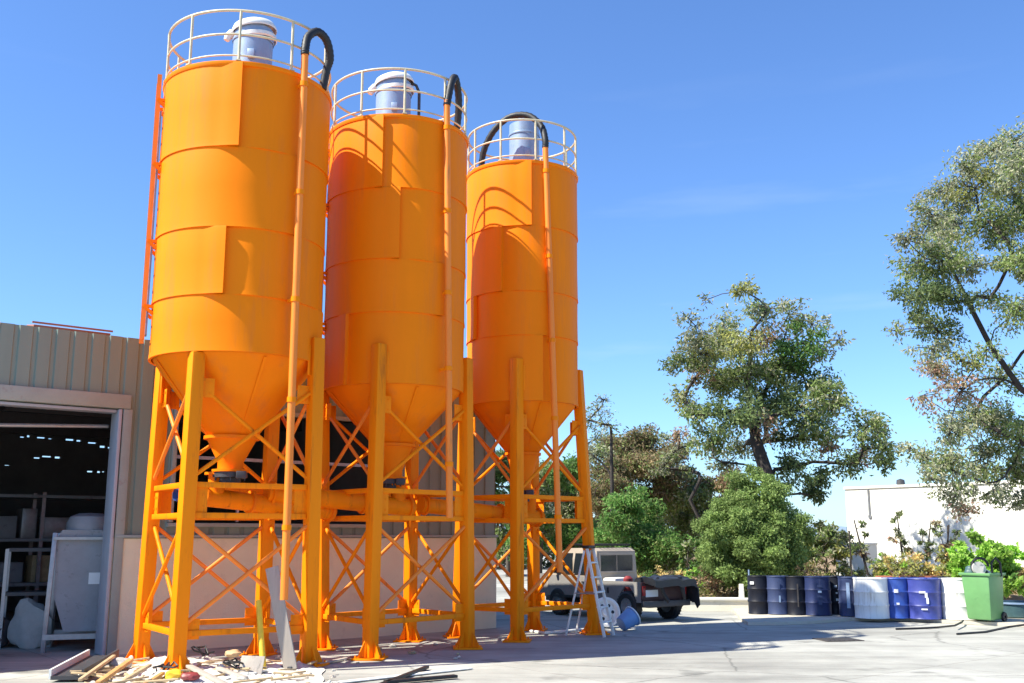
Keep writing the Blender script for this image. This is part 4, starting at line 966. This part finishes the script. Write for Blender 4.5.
MIXED = {'yellow': 'grey', 'rust': 'olive', 'deep': 'olive', 'olive': 'grey', 'grey': 'olive', 'pink': 'grey', 'brown': 'olive', 'green': 'olive'}
LEAF_MUL, LEAF_GAIN = 5.0, 2.0
class Leaves:
    def __init__(s): s.v = []; s.f = []; s.c = []
    def leaf(s, p, d, size, asp, col, r):
        d = d.normalized(); sd = d.orthogonal().normalized()
        sd = (Matrix.Rotation(r.uniform(0, 6.283), 3, d) @ sd)
        n = d.cross(sd); o = len(s.v); hw = size * asp * 0.5
        s.v += [p, p + d * size * 0.45 + sd * hw + n * size * 0.06, p + d * size + n * size * -0.08, p + d * size * 0.45 - sd * hw + n * size * 0.06]
        s.f.append((o, o + 1, o + 2, o + 3)); s.c.append(col)
    def build(s, name, parent, twigs=None, bark='bark'):
        nl = len(s.f)
        if twigs:
            o_ = len(s.v); s.v += [Vector(v) for v in twigs.v]; s.f += [tuple(i + o_ for i in f) for f in twigs.f]; s.c += [(0.1, 0.08, 0.06)] * len(twigs.f)
        me = bpy.data.meshes.new(name); me.from_pydata([tuple(v) for v in s.v], [], s.f); me.update()
        a = me.attributes.new('leaf_colour', 'FLOAT_COLOR', 'FACE')
        flat = []
        for c in s.c: flat += [c[0], c[1], c[2], 1.0]
        a.data.foreach_set('color', flat)
        me.materials.append(M['leaf']); me.materials.append(M[bark])
        me.polygons.foreach_set('material_index', [0] * nl + [1] * (len(s.f) - nl))
        o = bpy.data.objects.new(name, me); COL.objects.link(o); o.parent = parent; return o
def rdir(r, flat=1.0):
    z = r.uniform(-1, 1); w_ = r.uniform(0, 6.283); q = math.sqrt(1 - z * z)
    return Vector((q * math.cos(w_), q * math.sin(w_), z * flat))
def tree(name, label, cat, base, spine, clusters, leaf, nleaf, seed, bark='bark', trunk_r=0.2, asp=0.42, droop=0.25, group=None, twigs=9, twig_len=1.0, scatter=0.33):
    """spine: trunk points (world); clusters: (point, radius, palette, density); limbs grow from the spine to every cluster"""
    r = random.Random(seed); base = Vector(base)
    root = empty(name, base, 0, label, cat, group)
    nodes = [Vector(p) - base for p in spine]; par = [-1] + list(range(len(nodes) - 1)); load = [0.0] * len(nodes)
    def grow(a, b, k):
        last = a; p0 = nodes[a].copy(); L = (b - p0).length
        pdir = (nodes[a] - nodes[par[a]]).normalized() if par[a] >= 0 else Vector((0, 0, 1))
        c1 = p0 + pdir * L * 0.3 + rdir(r) * L * 0.12
        for i in range(1, k + 1):
            t = i / k; p = p0 * (1 - t) ** 2 + c1 * 2 * t * (1 - t) + b * t * t + rdir(r) * L * 0.03 * (t < 1)
            nodes.append(p); par.append(last); load.append(0.0); last = len(nodes) - 1
        return last
    tips = []
    order = sorted(clusters, key=lambda c: (Vector(c[0]) - base - nodes[-1 if len(nodes) < 2 else len(spine) // 2]).length)
    for c in order:
        b = Vector(c[0]) - base
        best, bd = 0, 1e9
        for i in range(len(nodes)):
            if i == 0: continue
            dv = b - nodes[i]; L = dv.length
            up = 0.0 if dv.z > -0.1 * L else L * 0.8
            if L + up + 0.15 * (i < len(spine)) < bd and L > 0.05: bd, best = L + up, i
        last = grow(best, b, max(2, min(6, int(bd / 0.45)))); tips.append((last, c))
    lv = Leaves(); tw = MB()
    for last, (cp, cr, pal, dens) in tips:
        b = nodes[last]; pals = PAL[pal]; nt_ = max(3, int(twigs * (0.7 + 0.6 * r.random())))
        load[last] += cr * 1.0
        per = max(3, int(LEAF_MUL * nleaf * dens * (cr / 0.8) ** 2 / nt_)); base_col = r.uniform(0.8, 1.2)
        for k in range(nt_):
            d = rdir(r, 0.75); L = cr * (0.45 + 0.65 * r.random()) * twig_len; e = b + d * L + Vector((0, 0, 0.1 * cr - droop * L * 0.4))
            m_ = b.lerp(e, 0.5) + rdir(r) * L * 0.12
            tw.tube([b, m_, e], [0.016, 0.011, 0.005], 4, caps=False)
            sub = cr * scatter * (0.7 + 0.6 * r.random()); tint = base_col * r.uniform(0.85, 1.15)
            for q in range(per):
                t = r.random()
                p = (m_.lerp(e, t) if r.random() < 0.6 else e) + rdir(r, 0.7) * sub * (r.random() ** 0.5)
                dd = rdir(r) + d * 0.5 - Vector((0, 0, droop * 2))
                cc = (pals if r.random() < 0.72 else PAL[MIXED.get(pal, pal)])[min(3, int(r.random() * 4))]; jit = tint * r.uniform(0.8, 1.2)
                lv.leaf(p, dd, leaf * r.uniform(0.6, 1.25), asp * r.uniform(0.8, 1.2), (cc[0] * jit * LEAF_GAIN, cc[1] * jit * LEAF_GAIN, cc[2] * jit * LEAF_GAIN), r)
    for i in range(len(nodes) - 1, 0, -1):
        if par[i] >= 0: load[par[i]] += load[i]
    tot = max(load[0], 1e-6); rr = [max(0.010, trunk_r * (l / tot) ** 0.62) for l in load]
    n_s = len(spine)
    tr_ = MB(); tr_.tube(nodes[:n_s], [trunk_r * 1.25] + [max(rr[i], trunk_r * 0.35) for i in range(1, n_s)], 10)
    tro = tr_.build('trunk', bark, root, smooth=60)
    kids = {}
    for i, p_ in enumerate(par):
        if p_ >= 0: kids.setdefault(p_, []).append(i)
    done = set(range(n_s))
    starts = [i for i in range(n_s, len(nodes)) if par[i] < n_s]
    def chain(i, a):
        pts, rs = [nodes[a], nodes[i]], [min(rr[a], rr[i] * 1.3), rr[i]]
        while True:
            ks = kids.get(i, [])
            if not ks: break
            j = max(ks, key=lambda q: rr[q])
            for q in ks:
                if q != j: stack.append((q, i))
            pts.append(nodes[j]); rs.append(rr[j]); i = j
        lm.tube(pts, rs, 7)
    for i in starts:
        lm = MB(); stack = [(i, par[i])]
        while stack: chain(*stack.pop())
        lm.build('limb', bark, root, smooth=60)
    if lv.v: lv.build('crown', root, tw, bark)
    return root
def CL(lst, Y, dY, seed, pal='olive', dens=1.0, grow=1.05):
    """image-measured cluster centres (px, py, radius px, palette, density) set at depth Y +- dY"""
    r = random.Random(seed); out = []
    for c in lst:
        y = Y + r.uniform(-dY, dY); p = at(c[0], c[1], y)
        out.append((p, c[2] * y * grow / F_PX, c[3] if len(c) > 3 else pal, c[4] if len(c) > 4 else dens))
    return out

# big tree behind the bush
big = [(742, 290, 13, 'yellow', .9), (752, 305, 14, 'olive', .5), (768, 310, 18, 'grey', .5), (790, 316, 18, 'grey', .5), (812, 324, 15, 'grey', .5), (688, 318, 12, 'grey', .35), (700, 338, 20, 'grey', .6), (722, 330, 20, 'grey', .6),
       (686, 360, 18, 'olive'), (704, 352, 18, 'yellow', .8), (722, 348, 18, 'olive'), (745, 342, 22, 'yellow'), (770, 338, 22, 'rust', .6), (796, 345, 24, 'green'), (820, 350, 16, 'grey', .6), (840, 340, 10, 'grey', .3),
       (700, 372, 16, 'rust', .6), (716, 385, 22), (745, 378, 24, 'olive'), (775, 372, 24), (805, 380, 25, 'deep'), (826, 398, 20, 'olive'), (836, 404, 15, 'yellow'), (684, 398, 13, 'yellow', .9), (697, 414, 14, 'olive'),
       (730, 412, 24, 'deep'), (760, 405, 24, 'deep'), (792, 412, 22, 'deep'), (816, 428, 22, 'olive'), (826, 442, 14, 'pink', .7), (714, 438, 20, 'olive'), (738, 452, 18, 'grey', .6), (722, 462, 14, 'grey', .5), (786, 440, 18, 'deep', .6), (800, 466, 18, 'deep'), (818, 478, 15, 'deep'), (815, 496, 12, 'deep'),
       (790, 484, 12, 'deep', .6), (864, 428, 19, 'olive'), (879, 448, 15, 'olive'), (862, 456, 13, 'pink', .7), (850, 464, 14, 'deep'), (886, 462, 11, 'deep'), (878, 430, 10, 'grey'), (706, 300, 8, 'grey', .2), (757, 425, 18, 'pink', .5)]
sp = [gnd(784, 560) * 0 + Vector((9.6, 33.6, 0)), at(776, 510, 33.6), at(768, 478, 33.7), at(757, 445, 33.8), at(750, 415, 33.9), at(748, 380, 34), at(752, 345, 34)]
tree('eucalyptus_tree', 'tall loose olive tree leaning behind the round bush, widest crown in view', 'tree', (9.6, 33.6, 0), sp, CL(big, 34, 1.8, 3, grow=1.15), 0.16, 235, 21, 'dark_bark', 0.24, scatter=0.55, twigs=12)
# right tree, trunk outside the frame
rt = [(992, 150, 17, 'grey', .8), (1012, 142, 15, 'grey', .8), (962, 165, 14, 'grey', .8), (945, 190, 16, 'grey', .8), (975, 188, 20, 'yellow', .7), (1008, 184, 20, 'yellow', .8), (1035, 160, 22, 'grey'), (932, 215, 16, 'grey', .8), (955, 225, 20, 'grey'), (990, 222, 20, 'olive'), (1022, 218, 20, 'olive'), (906, 240, 13, 'grey', .7), (917, 262, 17, 'olive', .8), (942, 262, 20, 'olive'), (970, 268, 14, 'grey', .7), (1012, 258, 14, 'olive'), (1040, 260, 22, 'olive'), (920, 290, 17, 'deep'), (946, 300, 18, 'deep'), (920, 320, 13, 'olive', .8), (938, 332, 14, 'deep', .8), (930, 348, 14, 'grey', .6), (990, 298, 12, 'olive', .5), (1018, 310, 18, 'olive', .8), (896, 330, 9, 'grey', .4), (962, 362, 14, 'yellow', .5), (986, 350, 12, 'olive', .4), (938, 376, 15, 'pink', .6), (962, 390, 15, 'pink', .6), (922, 396, 11, 'pink', .4), (1002, 380, 14, 'olive', .6), (975, 420, 20, 'grey', .9), (950, 430, 14, 'grey', .7), (1006, 420, 18, 'olive'), (1024, 442, 18, 'olive'), (926, 458, 12, 'grey', .7), (950, 468, 17, 'grey'), (980, 460, 18, 'grey'), (1010, 470, 16, 'olive'), (1024, 500, 14, 'grey'), (910, 450, 9, 'grey', .5), (992, 490, 11, 'grey', .7), (955, 495, 12, 'grey', .8), (968, 512, 10, 'pink', .6), (930, 478, 10, 'grey', .6), 
      (1060, 200, 26), (1080, 260, 28), (1060, 320, 25), (1090, 380, 26), (1060, 430, 26), (1110, 160, 26), (1130, 240, 26), (1140, 330, 26), (1050, 120, 18, 'grey')]
sp = [Vector((14.6, 24.2, 0)), at(1120, 520, 24.2), at(1095, 460, 24.2), at(1060, 420, 24.1), at(1020, 388, 24), at(990, 345, 23.9), at(972, 310, 23.9), at(955, 275, 23.9)]
tree('eucalyptus_tree', 'grey leaved tree reaching into the frame from beyond the right edge', 'tree', (14.6, 24.2, 0), sp, CL(rt, 24, 1.4, 5, grow=1.4), 0.11, 540, 22, 'dark_bark', 0.11, droop=0.35, scatter=0.6, twigs=10, twig_len=1.15)
# dry brown tree, spar and background trees
br = [(640, 440, 20, 'brown'), (620, 452, 20, 'brown'), (655, 456, 20, 'brown'), (632, 472, 22, 'brown'), (607, 478, 20, 'brown'), (660, 480, 20, 'brown'), (600, 500, 18, 'brown'), (670, 500, 18, 'olive', .8), (596, 455, 14, 'grey', .4), (645, 500, 20, 'brown')]
tree('dry_tree', 'dry brown leaved tree behind the pickup, left of the big olive tree', 'tree', (4.9, 44, 0), [Vector((4.9, 44, 0)), at(632, 520, 44), at(632, 480, 44), at(634, 450, 44)], CL(br, 44, 1.5, 6), 0.16, 700, 23, 'bark', 0.12, scatter=0.6)
br = [(690, 492, 18, 'olive'), (715, 478, 16, 'rust', .8), (735, 488, 18, 'rust'), (705, 505, 18, 'olive'), (728, 505, 18, 'rust'), (690, 520, 20, 'olive'), (715, 528, 20, 'olive'), (680, 470, 12, 'grey', .5), (678, 450, 13, 'pink', .5)]
tree('dry_tree', 'rust and olive tree standing between brown tree and round bush', 'tree', (8.4, 46, 0), [Vector((8.4, 46, 0)), at(706, 545, 46), at(708, 520, 46), at(712, 490, 46)], CL(br, 46, 1.5, 7), 0.16, 700, 24, 'dark_bark', 0.10, scatter=0.6)
br = [(628, 500, 18, 'green'), (645, 512, 20, 'green'), (625, 525, 20, 'green'), (650, 535, 22, 'green'), (665, 548, 18, 'green'), (632, 548, 20, 'green'), (612, 540, 16, 'green'), (675, 560, 14, 'olive'), (650, 560, 18, 'green')]
tree('bushy_tree', 'fresh green bushy tree directly behind the pickup cab', 'tree', (4.6, 37, 0), [Vector((4.6, 37, 0)), at(640, 575, 37), at(640, 550, 37), at(638, 520, 37)], CL(br, 37, 1.2, 8), 0.14, 720, 25, 'bark', 0.10, scatter=0.6)
br = [(598, 410, 14, 'grey', .25), (590, 420, 14, 'grey', .25), (608, 425, 12, 'grey', .22), (594, 440, 14, 'grey', .25), (604, 400, 8, 'grey', .2), (585, 450, 12, 'grey', .22)]
tree('bare_tree', 'almost bare grey tree with thin dark stem beside the rightmost silo leg', 'tree', (3.75, 39, 0), [Vector((3.75, 39, 0)), at(612, 540, 39), at(612, 480, 39), at(611, 430, 39)], CL(br, 39, 0.8, 9), 0.13, 300, 26, 'dark_bark', 0.07, twigs=14, scatter=0.5)
br = [(660, 470, 10, 'grey', .3), (672, 455, 12, 'grey', .4), (690, 445, 12, 'grey', .4), (680, 435, 10, 'pink', .5), (690, 470, 9, 'olive', .4), (665, 438, 8, 'grey', .3)]
tree('bare_tree', 'thin crooked dark branched tree with sparse leaves left of the big olive tree', 'tree', (7.0, 38.5, 0), [Vector((7.0, 38.5, 0)), at(703, 550, 38.5), at(700, 520, 38.5), at(690, 500, 38.5), at(700, 480, 38.4)], CL(br, 38.5, 0.8, 10), 0.15, 420, 27, 'dark_bark', 0.07, scatter=0.5)
# growth seen between the legs of the farthest silo
for (nm, lab, x0, Y, pals, sd) in (('bushy_tree', 'pale green tree seen between the legs of the farthest silo', 540, 47, ['green', 'olive', 'yellow'], 60), ('bushy_tree', 'olive tree seen just left of the rightmost silo leg', 575, 50, ['olive', 'grey', 'green'], 61), ('bushy_tree', 'dark olive tree seen through gap left of the farthest silo legs', 508, 52, ['olive', 'deep', 'green'], 62)):
    r = random.Random(sd)
    cl = [(x0 + r.uniform(-24, 24), 490 + r.uniform(-28, 62), 18, r.choice(pals), 0.8) for k in range(11)]
    b_ = gnd(x0, 600); b_ = Vector((b_.x / b_.y * Y, Y, 0))
    tree(nm, lab, 'tree', b_, [b_, at(x0, 560, Y), at(x0 + 2, 530, Y), at(x0 + 4, 500, Y)], CL(cl, Y, 1.5, sd), 0.2, 480, sd + 3, 'bark', 0.10, scatter=0.6)
# round bush
r = random.Random(14); bc = at(757, 540, 29.6); cl = []
for k in range(150):
    d = rdir(r); q = r.uniform(0.62, 1.0) if k < 110 else r.uniform(0.1, 0.6)
    a_, b_ = 1.52, 1.78
    n_ = 1 + 0.10 * noise.noise(d * 1.8 + Vector((4, 0, 0)))
    p = bc + Vector((d.x * a_ * q * n_, d.y * a_ * q, d.z * b_ * q * n_))
    if p.z < 0.35: p.z = 0.35 + r.random() * 0.3
    cl.append((p, 0.33, 'bush', 1.0))
tree('round_bush', 'big round dense green bush behind the first black drum', 'bush', (bc.x, bc.y, 0), [Vector((bc.x, bc.y, 0)), Vector((bc.x + 0.05, bc.y, 0.8)), Vector((bc.x, bc.y + 0.05, 1.6)), bc + Vector((0, 0, 0.3))], cl, 0.085, 1150, 31, 'bark', 0.12, asp=0.5, twigs=6, scatter=0.75)
# shrubs and plants: (name, label, x px, base y px or None, Y, spread px, top px, palette, leaf, n)
def shrub(name, label, px, Y, wpx, top, pals, leaf, n, seed, zbase=0.3, asp=0.45, droop=0.1, nleaf=240, cat='shrub', crp=0.42, group=None):
    r = random.Random(seed); b_ = at(px, 560, Y); b_.z = zbase
    hz = at(px, top, Y).z - zbase; rw_ = wpx / 2 * Y / F_PX; cl = []
    for k in range(n):
        w_ = r.uniform(0, 6.283); q = math.sqrt(r.random()); t = r.uniform(0.25, 0.95)
        cl.append((b_ + Vector((math.cos(w_) * rw_ * q, math.sin(w_) * rw_ * q * 0.8, hz * t * (1 - 0.35 * q * q))), max(0.14, crp * min(rw_, hz)), r.choice(pals), 1.0))
    return tree(name, label, cat, b_, [b_, b_ + Vector((0, 0, hz * 0.2)), b_ + Vector((0.02, 0, hz * 0.45))], cl, leaf, nleaf, seed + 100, 'bark', 0.035, asp=asp, droop=droop, twigs=6, group=group)
shrub('leafy_shrub', 'bright lime green shrub right behind the green bin', 985, 28.6, 62, 532, ['lime'], 0.15, 26, 41, nleaf=330, asp=0.6)
shrub('leafy_shrub', 'loose green shrub above the first white drum', 884, 29.6, 34, 548, ['green', 'lime', 'yellow'], 0.11, 14, 42, zbase=0.45)
shrub('dry_shrub', 'straw coloured dry shrub above the wide navy drum', 818, 28.6, 44, 553, ['straw', 'brown', 'straw'], 0.10, 12, 43, zbase=0.4)
shrub('dry_shrub', 'yellow straw bank shrub above the blue drum', 905, 29.4, 52, 550, ['straw', 'yellow'], 0.11, 14, 44, zbase=0.4)
shrub('dry_shrub', 'wide straw coloured shrub behind the second white drum', 948, 29.4, 56, 549, ['straw', 'straw', 'yellow'], 0.11, 16, 45, zbase=0.4)
shrub('dry_shrub', 'straw and brown shrub at the frame edge right of the green bin', 1024, 28.2, 44, 556, ['straw', 'brown', 'green'], 0.11, 14, 46)
shrub('leafy_shrub', 'olive shrub left of the white block, over the narrow black drum', 826, 32.5, 50, 515, ['olive', 'yellow', 'olive'], 0.14, 20, 47)
shrub('leafy_shrub', 'grey green shrub in front of the left corner of the white building', 850, 33.5, 26, 516, ['olive', 'grey'], 0.14, 10, 48)
shrub('dry_shrub', 'reddish brown dry shrub above the planter wall', 716, 30.0, 36, 562, ['rust', 'brown', 'pink'], 0.10, 14, 49)
shrub('leafy_shrub', 'small bright green plant above the dark tarpaulin', 700, 31.5, 28, 560, ['lime', 'green'], 0.12, 12, 50)
shrub('leafy_shrub', 'yellow green low plants at the planter wall behind the tarpaulin', 690, 29.6, 36, 585, ['yellow', 'lime'], 0.08, 12, 51)
shrub('flowering_shrub', 'pale grey leaved shrub just behind the pickup cab roof', 652, 30.5, 34, 564, ['grey', 'straw', 'green'], 0.09, 12, 52)
shrub('dry_shrub', 'tan dry shrub between pickup tarpaulin and green bushes', 680, 32.5, 26, 566, ['straw', 'brown'], 0.10, 10, 53)
shrub('leafy_shrub', 'deep green shrub left of the round bush', 700, 34, 44, 540, ['olive', 'green'], 0.15, 16, 54)
# slender twiggy plants in front of the white building
for k, (px, top, lean, lab) in enumerate([(868, 520, -14, 'thin dark twiggy plant against the white building, nearest its left corner'), (905, 515, -8, 'thin bent twiggy plant against the white wall above the blue drum'), (925, 520, 6, 'sparse leggy plant against the white wall above the violet blue drum'), (945, 525, 4, 'sparse leggy plant against the white wall above the second white drum')]):
    Y = 31.5; b_ = at(px, 575, Y); r = random.Random(80 + k); cl = []
    for q in range(9):
        t = r.uniform(0.25, 1.0); cl.append((at(px + lean * t + r.uniform(-9, 9), 575 + (top - 575) * t, Y), 0.13, r.choice(['deep', 'pink', 'olive', 'grey']), 1.0))
    tree('twiggy_plant', lab, 'plant', b_, [b_, b_.lerp(at(px + lean, top, Y), 0.5), at(px + lean, top, Y)], cl, 0.11, 560, 90 + k, 'dark_bark', 0.03, twigs=4)
# agave rosette
ag = empty('agave', at(936, 580, 30.0) * 1, 0, 'dark spiky agave rosette above the violet blue drum', 'plant'); ag.location.z = 0.5
b = MB(); r = random.Random(3)
for k in range(22):
    w_ = k * 2.4; el = rad(r.uniform(8, 62)); L = r.uniform(0.55, 0.8); d = Vector((math.cos(w_) * math.cos(el), math.sin(w_) * math.cos(el), math.sin(el))); sd = Vector((-math.sin(w_), math.cos(w_), 0))
    nn = d.cross(sd); P = []
    for t, wd in ((0, 0.05), (0.35, 0.065), (0.7, 0.045), (1.0, 0.003)):
        c = d * L * t - Vector((0, 0, 0.12 * t * t)); P += [c + sd * wd - nn * 0.02, c - sd * wd - nn * 0.02, c + nn * 0.015]
    b.add(P, [(i * 3 + a, i * 3 + (a + 1) % 3, i * 3 + 3 + (a + 1) % 3, i * 3 + 3 + a) for i in range(3) for a in range(3)])
M['agave'] = mat('agave_leaf', (0.045, 0.06, 0.045), 0.5, 0.2, 4)
b.build('leaves', 'agave', ag)
# low ground cover on the bank, and far-off wood
r = random.Random(77); lv = Leaves()
for k in range(16000):
    x = r.uniform(3.2, 27); y = r.uniform(29.2, 38)
    if noise.noise(Vector((x * 0.6, y * 0.6, 3))) < -0.15: continue
    if x > 11 and y > 35.5 and x < 13: continue
    pal = PAL[['straw', 'brown', 'yellow', 'olive', 'straw'][int((noise.noise(Vector((x * 0.35, y * 0.35, 9))) * 0.5 + 0.5) * 4.99)]]
    cc = pal[int(r.random() * 3.99)]
    lv.leaf(Vector((x, y, 0.25 + 0.05 * (y - 29) + 0.18 * r.random())), rdir(r) + Vector((0, 0, 0.9)), r.uniform(0.08, 0.2), 0.4, cc, r)
o = lv.build('ground_cover', None); tag(o, kind='stuff')
lv = Leaves(); r = random.Random(78)
for k in range(46000):
    x = r.uniform(-34, 30); y = 62 + r.uniform(0, 6); n_ = noise.noise(Vector((x * 0.22, 0.5, 0))) * 1.5 + noise.noise(Vector((x * 0.9, 4, 0))) * 0.7
    top = 4.0 + n_ - 0.02 * abs(x)
    if x > 12: top = min(top, 2.0 + 0.4 * n_)
    z = top * (1 - r.random() ** 1.6)
    pal = PAL[['olive', 'deep', 'grey', 'brown', 'olive'][int((noise.noise(Vector((x * 0.25, z * 0.25, 11))) * 0.6 + 0.5) * 4.99) % 5]]
    cc = pal[int(r.random() * 3.99)]
    lv.leaf(Vector((x, y, z)), rdir(r), r.uniform(0.25, 0.5), 0.5, cc, r)
o = lv.build('woods', None); tag(o, kind='stuff')

# tidy: no two scene objects keep helper-only data
bpy.context.view_layer.update()
